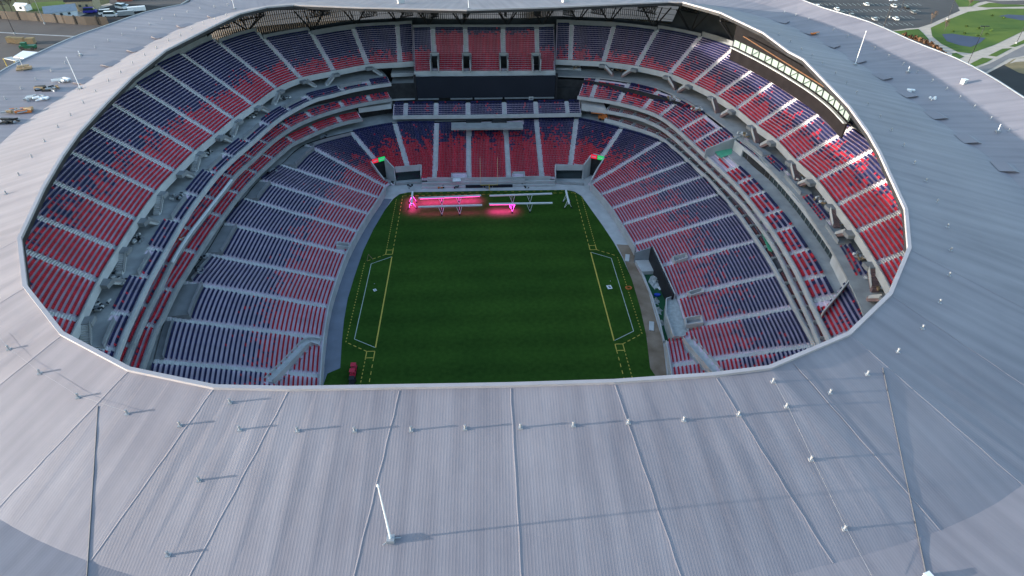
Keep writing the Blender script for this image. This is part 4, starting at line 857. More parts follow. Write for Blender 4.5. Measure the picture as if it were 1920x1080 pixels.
# grow light rigs
PINK = (1., .035, .40)
glow = mat('grow_lamp', (.8, .1, .3), .4, .05, 1, emit=(*PINK, 1.6)); offl = M['metal']
def rig(a, c, lit_, lab, legs=(.36, .64), part=(0, 1), power=0, off_=0, wide=.35):
    a, c = np.array(a), np.array(c); mid_ = (a+c)/2; t = thing('grow_light_rig', lab, 'grow light', [mid_[0], mid_[1], 0], 'grow light rigs at the far end'); d = (c-a)/np.linalg.norm(c-a); n = np.array([-d[1], d[0], 0])
    b = MB(); ang = math.atan2(d[1], d[0]); L = np.linalg.norm(c-a); b.box(mid_, (L, .55, .36), ang); b.obj('boom', M['white'], t)
    k0, k1 = part; m2 = a+(c-a)*(k0+k1)/2; b = MB(); b.box(m2-[0, 0, .26], (L*(k1-k0)*.96, .34, .10), ang); b.obj('lamp_strip', glow if lit_ and power > 200 else M['metal'], t)
    for f in legs:
        p = a+(c-a)*f; b = MB(); g = p-n*1.2; foot = np.array([g[0], g[1], .25])
        b.bar(p-d*1.0, foot+d*.1, .07, 5); b.bar(p+d*.9, foot+d*.1, .07, 5); g2 = p+n*1.2; b.bar(p, (g2[0], g2[1], .25), .07, 5); b.obj('leg', M['white'], t)
        b = MB(); b.bar(foot-n*.2, foot+n*.2, .26, 8); b.bar(np.array([g2[0], g2[1], .26])-n*.2, np.array([g2[0], g2[1], .26])+n*.2, .26, 8); b.obj('wheel', M['dark'], t)
    if lit_ and power:
        ld_ = bpy.data.lights.new('grow_lamp', 'AREA'); ld_.shape = 'RECTANGLE'; ld_.size = L*(k1-k0)*.95; ld_.size_y = wide; ld_.energy = power; ld_.color = (1., .02, .62); ld_.spread = math.radians(135)
        lo = bpy.data.objects.new('grow_lamp', ld_); COL.objects.link(lo); lo.location = m2-[0, 0, .4]-n*off_; lo.rotation_euler = (0, 0, ang); lo.parent = t; lo.matrix_parent_inverse = mathutils.Matrix.Translation(-t.location)
ZB = 2.7
rig(W(785, 371.5, ZB), W(902, 366.5, ZB), True, 'rear left grow light rig glowing pink onto the grass', power=850, off_=-1.4, wide=3.0)
rig(W(784, 388, ZB), W(904, 384.5, ZB), True, 'front left grow light rig with the pink glow behind it', power=110)
rig(W(918, 367, ZB), W(1035, 363, ZB), False, 'rear right grow light rig switched off')
rig(W(917, 382.5, ZB), W(1036, 380.5, ZB), True, 'front right grow light rig lit pink at its left half', part=(.0, .42), power=380, off_=.2, wide=1.2)
rig(W(773.5, 359, ZB), W(771.5, 384, ZB), True, 'end-on grow light rig glowing pink at the left corner', legs=(.3, .75), power=320)
rig(W(1061, 357, ZB), W(1067, 382, ZB), False, 'end-on grow light rig switched off at the right corner', legs=(.35, .8))
# things on the grass
def cart(x, y, col, lab):
    p = W(x, y, 0); t = thing('utility_cart', lab, 'utility cart', p); b = MB(); b.box(p+[0, 0, .65], (1.25, 2.1, .55)); b.box(p+[0, -1.0, .55], (1.15, .5, .35)); b.obj('body', M[col], t)
    b = MB(); b.box(p+[0, .25, 1.75], (1.2, 1.2, .08)); b.obj('roof', M[col], t)
    b = MB()
    for dx in (-.5, .5):
        for dy in (-.25, .75): b.bar(p+[dx, dy, .8], p+[dx, dy, 1.75], .04, 4)
    b.obj('roof_post', M['dark'], t)
    for dx in (-.6, .6):
        for dy in (-.75, .75): b = MB(); b.bar(p+[dx-.1, dy, .3], p+[dx+.1, dy, .3], .3, 8); b.obj('wheel', M['dark'], t)
M['bred'] = mat('bright_red_paint', (.55, .015, .05), .4, .1, 1)
cart(664, 695, 'bred', 'red cart on the near left grass, upper of two'); cart(662, 706, 'bred', 'red cart on the near left grass, lower of two'); cart(661, 720, 'dark', 'dark cart below the two red carts at the near left')
def folding(x, y, lab, sz=1.0, rz=0):
    p = W(x, y, 0); t = thing('marker_board', lab, 'marker board', p); b = MB(); b.box(p+[0, 0, .12], (sz, sz*1.2, .1), rz); b.obj('panel', M['white'], t); b = MB(); b.box(p+[.12, -.2, .2], (sz*.4, sz*.2, .08), rz); b.box(p+[-.05, .25, .2], (sz*.3, sz*.16, .08), rz); b.obj('fitting', M['dark'], t)
folding(1142.5, 539, 'white square board lying inside the right bench box', 1.3, .15); folding(703, 544.5, 'small pale board lying inside the left bench box', .8, .5)
for i, (x, y) in enumerate([(1144.5, 527), (702, 532)]): b = MB(); b.bar(W(x, y, 0), W(x, y, .5), .12, 6, r2=.03); tag(b.obj('marker_cone', M['white']), 'tiny white cone above the board in the '+['right', 'left'][i]+' bench box', 'cone')
p = W(1178.5, 539.5, .2); b = MB()
for k in range(14): a0, a1 = 2*math.pi*k/14, 2*math.pi*(k+1)/14; b.bar(p+[.75*math.cos(a0), .6*math.sin(a0), 0], p+[.75*math.cos(a1), .6*math.sin(a1), 0], .2, 5)
tag(b.obj('hose_coil', M['orange']), 'coil of orange hose on the dashed line at the right', 'hose')
p = W(692, 486, 0); t = thing('sprinkler_tripod', 'pale tripod standing at the corner of the left dashed line', 'tripod', p)
for a in (0, 2.1, 4.2): b = MB(); b.bar(p+[1.0*math.cos(a), 1.0*math.sin(a), 0], p+[0, .2, 1.6], .07, 4); b.obj('leg', M['tan'], t)
# tunnels, clubrooms and the far apron
def cwall(pxs, z0, z1, lab, mt='light', th=.35, zz=None, nm='tunnel_wall', cat='wall'):
    P_ = np.array([W(x, y, z) for x, y, z in pxs]); b = MB(); b.wall(P_, z0, np.array([p[2] for p in P_]) if z1 is None else z1, th); return tag(b.obj(nm, M[mt]), lab, cat)
for side, pl, pr, sg in (('left', [(696, 305, 7.2), (708, 322, 5.2), (721, 339, 3.0)], [(721, 298, 7.2), (730, 308, 6.0), (739, 317, 5.0)], ((697, 304), (722, 297))), ('right', [(1108, 293, 7.2), (1101, 303, 6.0), (1094, 312, 5.0)], [(1133, 298, 7.2), (1120, 318, 5.2), (1108, 340, 3.0)], ((1108, 293), (1133, 298)))):
    t = thing('players_tunnel', f'players tunnel at the far {side} corner under a red and green sign', 'tunnel', W(sg[0][0], sg[0][1], 7))
    for q in (pl, pr):
        P_ = np.array([W(*k) for k in q]); b = MB(); b.wall(P_, 0, P_[:, 2]+.55, .4); b.obj('wing_wall', M['light'], t)
    a, c = W(*sg[0], 7.3), W(*sg[1], 7.3); b = MB(); b.wall(np.array([a, (a+c)/2, c])+[0, 1.2, 0], 0, 7.6, .3); b.obj('portal', M['void'], t)
    b = MB(); d = (c-a); nrm = np.array([d[1], -d[0], 0]); nrm /= np.linalg.norm(nrm)
    for k, (e0, e1, nm_, cc) in enumerate(((.02, .46, 'red_sign', (1., .03, .07)), (.50, .97, 'green_sign', (.03, .75, .18)))):
        p0, p1 = a+d*e0+nrm*.3, a+d*e1+nrm*.3; b = MB(); b.add([p0+[0, 0, -.5], p1+[0, 0, -.5], p1+[0, 0, .9], p0+[0, 0, .9], p0-nrm*.2+[0, 0, .9], p1-nrm*.2+[0, 0, .9], p0-nrm*.2+[0, 0, -.5], p1-nrm*.2+[0, 0, -.5]], [(0, 1, 2, 3), (3, 2, 5, 4), (0, 3, 4, 6), (1, 7, 5, 2), (4, 5, 7, 6)]); o_ = b.obj(nm_, mat('lit_'+nm_, tuple(.5*k_ for k_ in cc), .4, .05, 1, emit=(*cc, .14)), t)
        pm = (p0+p1)/2+nrm*.03; b = MB(); dd = d/np.linalg.norm(d); 
        b.add([pm-dd*.75+[0, 0, .08], pm+dd*.75+[0, 0, .08], pm+dd*.75+[0, 0, .36], pm-dd*.75+[0, 0, .36]], [(0, 1, 2, 3)]); b.obj('sign_lettering', M['white'], o_)
    # glazed field club next to the tunnel
    if side == 'left': g0_, g1_, x0_ = (741, 316), (790, 312), 790
    else: g0_, g1_, x0_ = (1093, 312), (1041, 312), 1041
    a, c = W(*g0_, 5.), W(*g1_, 5.); b = MB(); b.wall(np.array([a, (a+c)/2, c]), 3.6, 5.6, .4); b.obj('fascia', M['light'], t)
    b = MB(); b.wall(np.array([a, (a+c)/2, c])+[0, .8, 0], 0, 3.6, .15); b.obj('club_glazing', M['glass'], t)
    b = MB(); q = W(x0_, 338, 1.2); b.wall(np.array([c, (c+q)/2, q]), 0, np.array([5.7, 4.4, 3.2]), .35); b.obj('side_wall', M['light'], t)
    a = W(740 if side == 'left' else 1095, 345, .5); c = W(790 if side == 'left' else 1042, 342, .5); b = MB(); b.wall(np.array([a, (a+c)/2, c]), 0, .9, .3); b.obj('terrace_kerb', M['conc'], t)
# apron steps behind the goal
b = MB(); a, c = W(791, 342, 1.2), W(1040, 338, 1.2); b.wall(np.array([a, (a+c)/2, c])-[0, .6, 0], 0, 1.5, .5); b.wall(np.array([a, (a+c)/2, c])-[0, 1.8, 0], 0, .7, .5); tag(b.obj('apron_step', M['light']), 'pale concrete step along the front of the far seats', 'step')
for i, (x0_, x1_) in enumerate(((848, 876), (961, 984))):
    p0, p1 = W(x0_, 343, 1.), W(x1_, 342, 1.); t = thing('camera_pit', f'small walled camera pit in front of the far seats, {["left", "right"][i]} of the goalpost', 'camera pit', p0); cx = (p0+p1)/2; wdt = p1[0]-p0[0]
    b = MB(); b.box(cx+[0, 3.2, 1.2], (wdt, .25, 2.6)); b.box(cx+[-wdt/2, 1.6, 1.0], (.25, 3.2, 2.4)); b.box(cx+[wdt/2, 1.6, 1.0], (.25, 3.2, 2.4)); b.box(cx+[0, 0, .5], (wdt, .25, 1.2)); b.obj('pit_wall', M['light'], t); b = MB(); b.box(cx+[0, 1.6, .2], (wdt-.5, 2.9, .2)); b.obj('pit_floor', M['metal'], t)
b = MB(); a = W(873, 346.5, 1); c = W(961, 345, 1); b.wall(np.array([a, (a+c)/2, c])-[0, .3, 0], .0, 1.0, .3); tag(b.obj('kick_board', M['screen']), 'black board along the foot of the seats behind the goalpost', 'board')
p = W(857, 349, 0); t = thing('white_tent', 'small white canopy over equipment left of the far goalpost', 'tent', p)
b = MB(); b.add([p+[-1.4, -1, 2.3], p+[1.4, -1, 2.3], p+[1.4, 1.4, 2.5], p+[-1.4, 1.4, 2.5], p+[0, .2, 2.9]], [(0, 1, 4), (1, 2, 4), (2, 3, 4), (3, 0, 4)]); b.obj('canopy', M['white'], t)
for dx in (-1.3, 1.3):
    for dy in (-.9, 1.3): b = MB(); b.bar(p+[dx, dy, 0], p+[dx, dy, 2.4], .05, 4); b.obj('leg', M['metal'], t)
junk(W(857, 352, 0), 'dark boxes under the white canopy beside the far goal', 201, ('dark', 'metal'), 5, .9)
junk(W(828, 351, 0), 'dark red and black gear on the far apron left of the canopy', 202, ('dark', 'orange'), 4, 1.0)
junk(W(771, 351.5, 0), 'row of black cases on the far apron at the left', 203, ('dark',), 5, 1.4)
junk(W(986, 351, 0), 'black mower and gear on the far apron right of the goalpost', 204, ('dark',), 6, 1.3)
junk(W(915, 349, 0), 'grey cases lying behind the far goalpost', 205, ('metal', 'light'), 5, 2.0); junk(W(735, 345, 0), 'heap of metal gear at the mouth of the far left tunnel', 206, ('metal', 'white', 'dark'), 6, 1.4)
# right field club: the white room, green strip, sheeting
tag(MB().obj('x', M['light']), 'x', 'x') if False else None
club = thing('field_club', 'unfinished field level clubroom cut into the right lower stand', 'clubroom', W(1225, 520, 0))
P_ = np.array([W(1191, 475, 3.2), W(1206, 470, 4.2), W(1221, 466, 5.)]); b = MB(); b.wall(P_, 0, P_[:, 2]+.3, .35); b.obj('end_wall', M['metal'], club)
P_ = np.array([W(1221, 466, 5.), W(1240, 508, 4.6), W(1262, 556, 4.4)]); b = MB(); b.wall(P_, 0, P_[:, 2]+.7, .5); b.obj('rear_wall', M['dark'], club)
b = MB(); b.wall(P_+[.4, 0, 0], 3.6, P_[:, 2]+.85, .3); b.obj('coping', M['light'], club)
b = MB(); b.poly(zpoly([(1191, 488), (1228, 486), (1240, 507), (1203, 509)], 1.2), 1.2); b.obj('white_slab', M['light'], club)
b = MB(); b.poly(zpoly([(1206, 508), (1240, 508), (1262, 560), (1268, 640), (1246, 640), (1230, 580)], .03)); b.obj('green_floor', M['turf2'], club)
P_ = np.array([W(x, y, .6) for x, y in [(1191, 488), (1204, 512), (1222, 555), (1236, 600), (1245, 640)]]); b = MB(); b.wall(P_, 0, .8, .35); b.obj('kerb', M['light'], club)
bx = thing('wrapped_structure', 'boxy structure wrapped in pale sheeting beside the right clubroom', 'structure', W(1262, 600, 2))
b = MB(); top = zpoly([(1249, 563), (1270, 556), (1284, 600), (1290, 622), (1282, 634), (1263, 634), (1248, 590)], 3.4); b.poly(top, 3.4); b.obj('wrapping', M['plastic'], bx)
b = MB(); b.wall(np.array(top+[top[0]]), 3.3, 4.1, .25); b.obj('upstand', M['light'], bx)
def heap(x, y, lab, r_, mt, seed, h=.8):
    rr = np.random.default_rng(seed); p = W(x, y, 0); n = 16; v = []; f = []
    for i in range(6):
        for k in range(n):
            a = 2*math.pi*k/n; q = r_*(1-i/6)*(1+.25*rr.standard_normal()); v.append(p+[q*math.cos(a), q*math.sin(a)*1.5, h*(i/5)*(1+.4*rr.standard_normal())])
    for i in range(5):
        for k in range(n): f.append((i*n+k, i*n+(k+1) % n, (i+1)*n+(k+1) % n, (i+1)*n+k))
    f.append(tuple(5*n+k for k in range(n))); b = MB(); b.add(v, f); return tag(b.obj('sheeting_heap', M[mt]), lab, 'plastic sheeting', 'heaps of plastic sheeting')
heap(1229, 529, 'large crumpled heap of pale sheeting on the right green strip', 2.0, 'plastic', 1, 1.0); heap(1230, 565, 'pale bag heap on the right green strip below the blue tub', .8, 'plastic', 2); heap(1234, 583, 'larger pale bag on the right green strip', .9, 'plastic', 3); heap(1240, 606, 'lowest pale bag on the right green strip', .6, 'plastic', 4)
b = MB(); b.box(W(1239, 540, .4), (1.5, 1.4, .12), .2); tag(b.obj('white_board', M['white']), 'white square board lying by the sheeting on the green strip', 'board')
b = MB(); p = W(1232, 554.5, 0)
for k in range(12): a0, a1 = 2*math.pi*k/12, 2*math.pi*(k+1)/12; b.add([p+[.85*math.cos(a0), .5*math.sin(a0), 0], p+[.85*math.cos(a1), .5*math.sin(a1), 0], p+[.9*math.cos(a1), .55*math.sin(a1), .5], p+[.9*math.cos(a0), .55*math.sin(a0), .5], p+[0, 0, .4]], [(0, 1, 2, 3), (3, 2, 4)])
tag(b.obj('blue_tub', M['blue']), 'blue tub on the green strip at the right', 'tub')
for i, (x, y) in enumerate([(1176, 484), (1221.5, 612)]): 
    b = MB(); q = W(x, y, .02); b.box(q+[0, 0, .1], (1.2, 3.4, .2), -.25); tag(b.obj('ground_slab', M['light']), ['pale slab pair on the dirt path near the right clubroom', 'pale slab pair on the dirt path at the near right'][i], 'slab')
# vomitories and slanted stairs
def vom(poly, lab, mt='light'):
    P_ = [lowp(x, y) for x, y in poly]; zt_ = max(p[2] for p in P_)+.9; t = thing('vomitory', lab, 'vomitory', P_[0], 'stair openings in the lower tier'); zb = min(p[2] for p in P_)-.3
    ring_ = np.array([[*p[:2], p[2]] for p in P_+[P_[0]]]); b = MB(); b.wall(ring_, zb, ring_[:, 2]+1.1, .3); b.obj('parapet', M[mt], t); b = MB(); b.poly([(*p[:2], p[2]-.1) for p in P_]); b.obj('opening_floor', M['metal'], t)
vom([(1260, 487), (1285, 480), (1288, 488), (1264, 496)], 'small walled stair opening in the right lower tier, farther of two'); vom([(1289, 553), (1314, 545), (1318, 552), (1294, 559)], 'small walled stair opening in the right lower tier, nearer of two'); vom([(1284, 602), (1313, 597), (1317, 610), (1286, 614)], 'walled stair opening beside the wrapped structure on the right'); vom([(634, 459), (655, 462), (655, 468), (632, 466)], 'small walled stair opening in the left lower tier')
def slant(px, lab, wd=2.0):
    P_ = dense(np.array([lowp(x, y) for x, y in px]), 1.2); t = thing('slanted_stair', lab, 'staircase', P_[0], 'slanted stairs across the lower tier'); n = outward(P_); d = np.gradient(P_[:, :2], axis=0); n = np.c_[np.stack([-d[:, 1], d[:, 0]], 1)/np.linalg.norm(d, axis=1)[:, None], np.zeros(len(P_))]
    b = MB()
    for k in range(len(P_)-1):
        for h in range(2): c = P_[k]+(P_[k+1]-P_[k])*(h+.5)/2; b.box(c+[0, 0, -.1], (.64, wd, .5), math.atan2(d[k][1], d[k][0]))
    b.obj('stair_flight', M['stair'], t)
    for s_ in (-1, 1): b = MB(); q = P_+n*s_*wd*.5; b.wall(q, q[:, 2]-1.2, q[:, 2]+.95, .16); b.obj('side_wall', M['light'], t)
    b = MB(); q = P_+n*0-[0, 0, .6]; b.strip(list(q-n*wd*.8), list(q+n*wd*.8)); b.obj('stair_base', M['conc'], t)
slant([(600, 645), (578, 643), (555, 665), (528, 693), (505, 716)], 'slanted walled stair crossing the near left lower tier'); slant([(1289, 636), (1300, 650), (1320, 673), (1345, 702)], 'slanted walled stair crossing the near right lower tier', 2.4)
# ================================================================== OUTSIDE
ZG = 8.
def flat(px, dz, name, m_, kind='structure', lab=None, cat=None):
    b = MB(); b.poly([W(x, y, ZG+dz) for x, y in px]); return tag(b.obj(name, m_), lab, cat, None, kind)
M['asphalt'] = mat('worn_asphalt', (.105, .092, .088), .9, .18, .05, col2=(.145, .125, .118)); M['newasph'] = mat('new_asphalt', (.030, .031, .036), .9, .15, .1); M['lot'] = mat('parking_asphalt', (.090, .086, .088), .9, .16, .06)
M['grass'] = mat('grass', (.050, .125, .010), .95, .3, .035, col2=(.15, .215, .020)); M['grassd'] = mat('rough_grass', (.045, .065, .020), .95, .3, .06, col2=(.09, .10, .035)); M['path'] = mat('pale_path', (.60, .51, .43), .9, .12, .3); M['mulch'] = mat('mulch', (.07, .045, .035), .95, .4, .8); M['sand'] = mat('sand', (.30, .23, .12), .95, .2, .2)
M['water'] = mat('pond_water', (.045, .058, .105), .6, .08, .1, .1); M['roofd'] = mat('dark_shingle', (.035, .032, .034), .9, .2, 1); M['siding'] = mat('beige_siding', (.48, .40, .27), .8, .1, .5); M['purple'] = mat('blue_van_paint', (.06, .05, .32), .35, .05, .4)
for k_ in ('asphalt', 'newasph', 'lot', 'grass', 'grassd', 'path', 'sand', 'siding', 'tan', 'mulch'):
    for q_ in M[k_].node_tree.nodes:
        if q_.type == 'MIX':
            for i_ in (6, 7): q_.inputs[i_].default_value = tuple(c_*.74 for c_ in q_.inputs[i_].default_value[:3])+(1,)
b = MB(); N_ = 24
v = [(r_*math.cos(2*math.pi*k/N_), r_*math.sin(2*math.pi*k/N_), ZG) for r_ in (92, 3500) for k in range(N_)]
b.add(v, [(k, (k+1) % N_, N_+(k+1) % N_, N_+k) for k in range(N_)]); tag(b.obj('ground', M['asphalt']), kind='structure')
b = MB(); b.poly([(-120, -130, -.4), (120, -130, -.4), (120, 125, -.4), (-120, 125, -.4)]); tag(b.obj('basement_ground', M['conc']), kind='structure')
# outer wall of the stadium
ow = thing('outer_wall', 'dark outer wall of the stadium below the roof rim', 'wall', (0, 0, 0)); th_ = np.linspace(0, 2*math.pi, 97); P_ = np.array([rp(a, rO(a)-3.5, 0) for a in th_]); b = MB(); b.wall(P_, ZG-.3, np.where((P_[:, 0] < -60) & (P_[:, 1] < 40), 46.0, 36.), .5); b.obj('cladding', M['dwall'], ow)  # unseen left stretch built taller to keep low sun off the right seats
# upper left: field beyond the wall
flat([(-60, -20), (60, -14), (205, -6), (205, 10), (215, 44), (110, 33), (0, 25), (-60, 20)], .03, 'lawn', M['grassd'])
flat([(60, 5), (110, 2), (140, 6), (142, 14), (120, 22), (90, 20), (55, 20)], .06, 'grass_verge', M['grass'])
flat([(135, 33), (170, 18), (195, 12), (240, 8), (330, 8), (330, 40), (205, 44)], .07, 'yard', M['newasph'])
flat([(128, 30), (168, 15), (205, 6), (212, 9), (180, 19), (140, 34)], .10, 'driveway', M['path'])
flat([(215, 4), (300, 12), (420, 0), (420, -12), (215, -12)], .09, 'far_road', M['asphalt'])
flat([(-40, 58.5), (0, 60), (70, 64), (140, 67.5), (140, 69), (70, 65.5), (0, 61.5), (-40, 60)], .05, 'kerb_line', M['conc'])
P_ = dense(np.array([W(x, y, ZG) for x, y in [(-60, 28), (0, 35), (50, 38), (100, 42), (150, 46), (205, 47)]]), 6); fw = thing('boundary_wall', 'long brown boundary wall with posts beyond the left car park', 'wall', P_[len(P_)//2])
M['brown'] = mat('brown_wall', (.085, .07, .06), .9, .12, .2); b = MB(); b.wall(P_, ZG, ZG+4.2, .3); b.obj('panel', M['brown'], fw)
for k in range(0, len(P_), 2): b = MB(); b.box(P_[k]+[0, 0, 2.2], (.8, .8, 4.8)); b.obj('post', M['brown'], fw)
def house(x, y, L, wd, h, rh, rz, lab, wm, rm, name='house', cat='house', win=2):
    p = W(x, y, ZG); t = thing(name, lab, cat, p); c, s_ = math.cos(rz), math.sin(rz); R3_ = lambda q: p+np.array([c*q[0]-s_*q[1], s_*q[0]+c*q[1], q[2]])
    b = MB(); v = [R3_(q) for q in [(-L/2, -wd/2, 0), (L/2, -wd/2, 0), (L/2, wd/2, 0), (-L/2, wd/2, 0), (-L/2, -wd/2, h), (L/2, -wd/2, h), (L/2, wd/2, h), (-L/2, wd/2, h), (-L/2, 0, h+rh), (L/2, 0, h+rh)]]
    b.add(v, [(0, 1, 5, 4), (1, 2, 6, 9, 5), (2, 3, 7, 6), (3, 0, 4, 8, 7)]); b.obj('wall', wm, t)
    b = MB(); o = .5; v = [R3_(q) for q in [(-L/2-o, -wd/2-o, h-.2), (L/2+o, -wd/2-o, h-.2), (L/2+o, 0, h+rh+.15), (-L/2-o, 0, h+rh+.15), (L/2+o, wd/2+o, h-.2), (-L/2-o, wd/2+o, h-.2)]]; b.add(v, [(0, 1, 2, 3), (3, 2, 4, 5)]); b.obj('roof', rm, t)
    for k in range(win): b = MB(); b.box(R3_((-L/2+L*(k+1)/(win+1), -wd/2-.04, h*.55)), (1.3, .1, 1.2), rz); b.obj('window', M['glass'], t)
house(160, 17, 14, 11, 5.5, 5.5, .15, 'beige house with a steep dark roof at the top left', M['siding'], M['roofd'], win=3)
house(118, 29, 15, 9, 3.0, 2.4, .45, 'low garage with a grey roof in front of the beige house', M['white'], M['metal'], 'garage', 'garage', 3)
house(46, 19, 7, 4, 3, .8, -.2, 'small white shed beyond the wall at the top left', M['white'], M['white'], 'shed', 'shed', 1)
house(236, 1, 8, 5, 3.5, 1.2, .1, 'reddish hut at the top edge beyond the left roof', mat('red_brick', (.28, .09, .07), .9, .2, 1), M['roofd'], 'hut', 'hut', 1)
# vehicles
def carbody(L, wd, h, cab0, cab1, col, name, lab, p, rz, cat, tall=0):
    t = thing(name, lab, cat, p); b = MB(); hw = wd/2; lo, sh, tp = .32, .32+h*.42, h
    prof = [(-L/2, lo), (-L/2, sh-.08), (-L/2+.15, sh), (L/2-.55, sh-.06), (L/2, sh-.25), (L/2, lo)]
    n = len(prof); v = [(x, -hw, z) for x, z in prof]+[(x, hw, z) for x, z in prof]; b.add(v, [tuple(range(n)), tuple(range(2*n-1, n-1, -1))]+[(k, n+k, n+(k+1) % n, (k+1) % n) for k in range(n)])
    o_ = b.obj('body', col); o_.parent = t
    b = MB(); a0, a1 = cab0*L, cab1*L; iv = .14; b.add([(a0, -hw+.04, sh), (a1, -hw+.04, sh), (a1, hw-.04, sh), (a0, hw-.04, sh), (a0+.35, -hw+iv, tp-.06), (a1-.6, -hw+iv, tp-.06), (a1-.6, hw-iv, tp-.06), (a0+.35, hw-iv, tp-.06)], [(0, 1, 5, 4), (1, 2, 6, 5), (2, 3, 7, 6), (3, 0, 4, 7)]); o_ = b.obj('windows', M['glass']); o_.parent = t
    b = MB(); b.add([(a0+.3, -hw+iv-.03, tp-.06), (a1-.55, -hw+iv-.03, tp-.06), (a1-.55, hw-iv+.03, tp-.06), (a0+.3, hw-iv+.03, tp-.06), (a0+.4, -hw+iv+.1, tp), (a1-.7, -hw+iv+.1, tp), (a1-.7, hw-iv-.1, tp), (a0+.4, hw-iv-.1, tp)], [(0, 1, 5, 4), (1, 2, 6, 5), (2, 3, 7, 6), (3, 0, 4, 7), (4, 5, 6, 7)]); o_ = b.obj('cabin_roof', col); o_.parent = t
    for sx in (-.30, .31):
        for sy in (-1, 1): b = MB(); b.bar((sx*L, sy*(hw-.12), .33), (sx*L, sy*(hw+.02), .33), .33, 10); o_ = b.obj('wheel', M['dark']); o_.parent = t
    for sy in (-.6, .6): b = MB(); b.box((L/2-.03, sy*hw, sh-.3), (.1, .3, .16)); o_ = b.obj('headlight', M['white']); o_.parent = t
    t.rotation_euler = (0, 0, rz); return t
cp = {'white': mat('white_car_paint', (.72, .72, .72), .3, .03, 1, .5), 'black': mat('black_car_paint', (.02, .02, .022), .3, .05, 1, .5), 'grey': mat('grey_car_paint', (.16, .165, .175), .3, .05, 1, .5, .3), 'silver': mat('silver_car_paint', (.40, .41, .43), .3, .05, 1, .5, .3)}
CARS = [(1624, 10, 'white', 'large white car standing alone near the top of the car park'), (1568.5, 19, 'white', 'white car near the roof rim, left of a small black car'), (1579, 26, 'black', 'small black car close behind the roof rim'), (1596, 30, 'grey', 'dark grey car nearest the roof rim, right of the black car'), (1639, 38, 'silver', 'silver car parked left of the lattice light pole'), (1679, 37, 'white', 'white car parked right of the lattice light pole'), (1699, 16, 'black', 'black car with a long shadow right of the lattice pole'), (1712, 25, 'grey', 'dark grey car farthest right in the car park'), (1675, 13, 'white', 'small white car at the foot of a tall thin pole'), (1514, 3, 'black', 'black car at the top edge beside a white one'), (1497, 1.5, 'white', 'white car at the top edge, leftmost in the car park'), (1523, 12, 'white', 'white car half hidden by the roof rim, left of a pair'), (1532, 13, 'white', 'white car half hidden by the roof rim, right of a pair')]
for x, y, c_, lab in CARS: carbody(4.7, 1.9, 1.6, -.42, .26, cp[c_], 'parked_car', lab, W(x, y, ZG+.06), 1.45+random.uniform(-.06, .06), 'car')['group'] = 'cars parked beyond the right roof'
carbody(6.8, 2.3, 2.9, -.46, .40, M['purple'], 'parked_van', 'blue van standing beside the beige house', W(170, 24, ZG+.1), .2, 'van')
for x, y, r_, lab in [(200, 27, .3, 'white camper parked in the yard at the top left, nearest the roof'), (228, 16, -.5, 'white camper parked at the back of the yard'), (208, 31, .1, 'white boat trailer in the yard beside the roof rim')]: carbody(7.5, 2.4, 2.8, -.44, .38, cp['white'], 'parked_camper', lab, W(x, y, ZG+.1), r_, 'camper')
carbody(4.6, 1.9, 1.5, -.42, .25, cp['white'], 'parked_car', 'white car in the yard at the top left beside the red hut', W(233, 11, ZG+.1), -.2, 'car')
for x, y, L_, lab in [(238, 30, 8, 'grey box trailer by the left roof rim'), (258, 22, 9, 'long white box trailer by the left roof rim')]:
    p = W(x, y, ZG+.1); t = thing('box_trailer', lab, 'trailer', p); b = MB(); b.box(p+[0, 0, 1.7], (L_, 2.4, 2.2), .35); b.obj('box', M['metal'] if L_ == 8 else M['white'], t); b = MB(); b.box(p+[0, 0, .45], (L_*.6, 2.0, .5), .35); b.obj('undercarriage', M['dark'], t)
# crates, machine, canopy on the left car park
for i, (x, y, s_) in enumerate([(20.5, 80, 2.6), (28.5, 81, 2.3), (35.5, 81.5, 2.3), (43.5, 81.5, 2.5), (60, 82, 4.6)]):
    p = W(x, y, ZG); t = thing('crate', f'tan crate on the left car park, {ordinal(i)} from the left in the row', 'crate', p, 'crates on the left car park'); b = MB(); s_ *= .8; b.box(p+[0, 0, 1.5], (s_, 2.4, 2.5), .05); b.obj('box', M['tan'], t); b = MB(); b.box(p+[0, 0, .13], (s_*.95, 2.2, .26), .05); b.obj('pallet', M['brown'], t); b = MB(); b.box(p+[0, 0, 2.78], (s_*1.04, 2.5, .08), .05); b.obj('lid', M['sand'], t)
p = W(55, 93, ZG); t = thing('green_tractor', 'green machine standing in front of the tan crates', 'tractor', p); b = MB(); b.box(p+[0, 0, 1.5], (7, 2.4, 1.2), .1); b.box(p+[-1.5, 0, 2.5], (2.2, 1.9, 1.4), .1); b.obj('body', M['green'], t); b = MB(); b.box(p+[-1.5, 0, 3.3], (2.4, 2.1, .15), .1); b.obj('cab_roof', M['green'], t)
for dx, r_ in ((-2.2, .9), (2.4, .75)):
    for dy in (-1.3, 1.3): b = MB(); b.bar(p+[dx, dy-.2, r_], p+[dx, dy+.2, r_], r_, 12); b.obj('wheel', M['dark'], t)
p = W(47, 110, ZG); t = thing('site_canopy', 'large white canopy on the left car park beside the roof rim', 'canopy', p); b = MB(); q = [W(x, y, ZG+5) for x, y in [(25, 106), (43, 95), (76, 98), (56, 111)]]; b.poly(q, .4); b.obj('canopy_top', M['white'], t)
for k in q: b = MB(); b.bar([k[0], k[1], ZG], k, .15, 5); b.obj('leg', M['metal'], t)
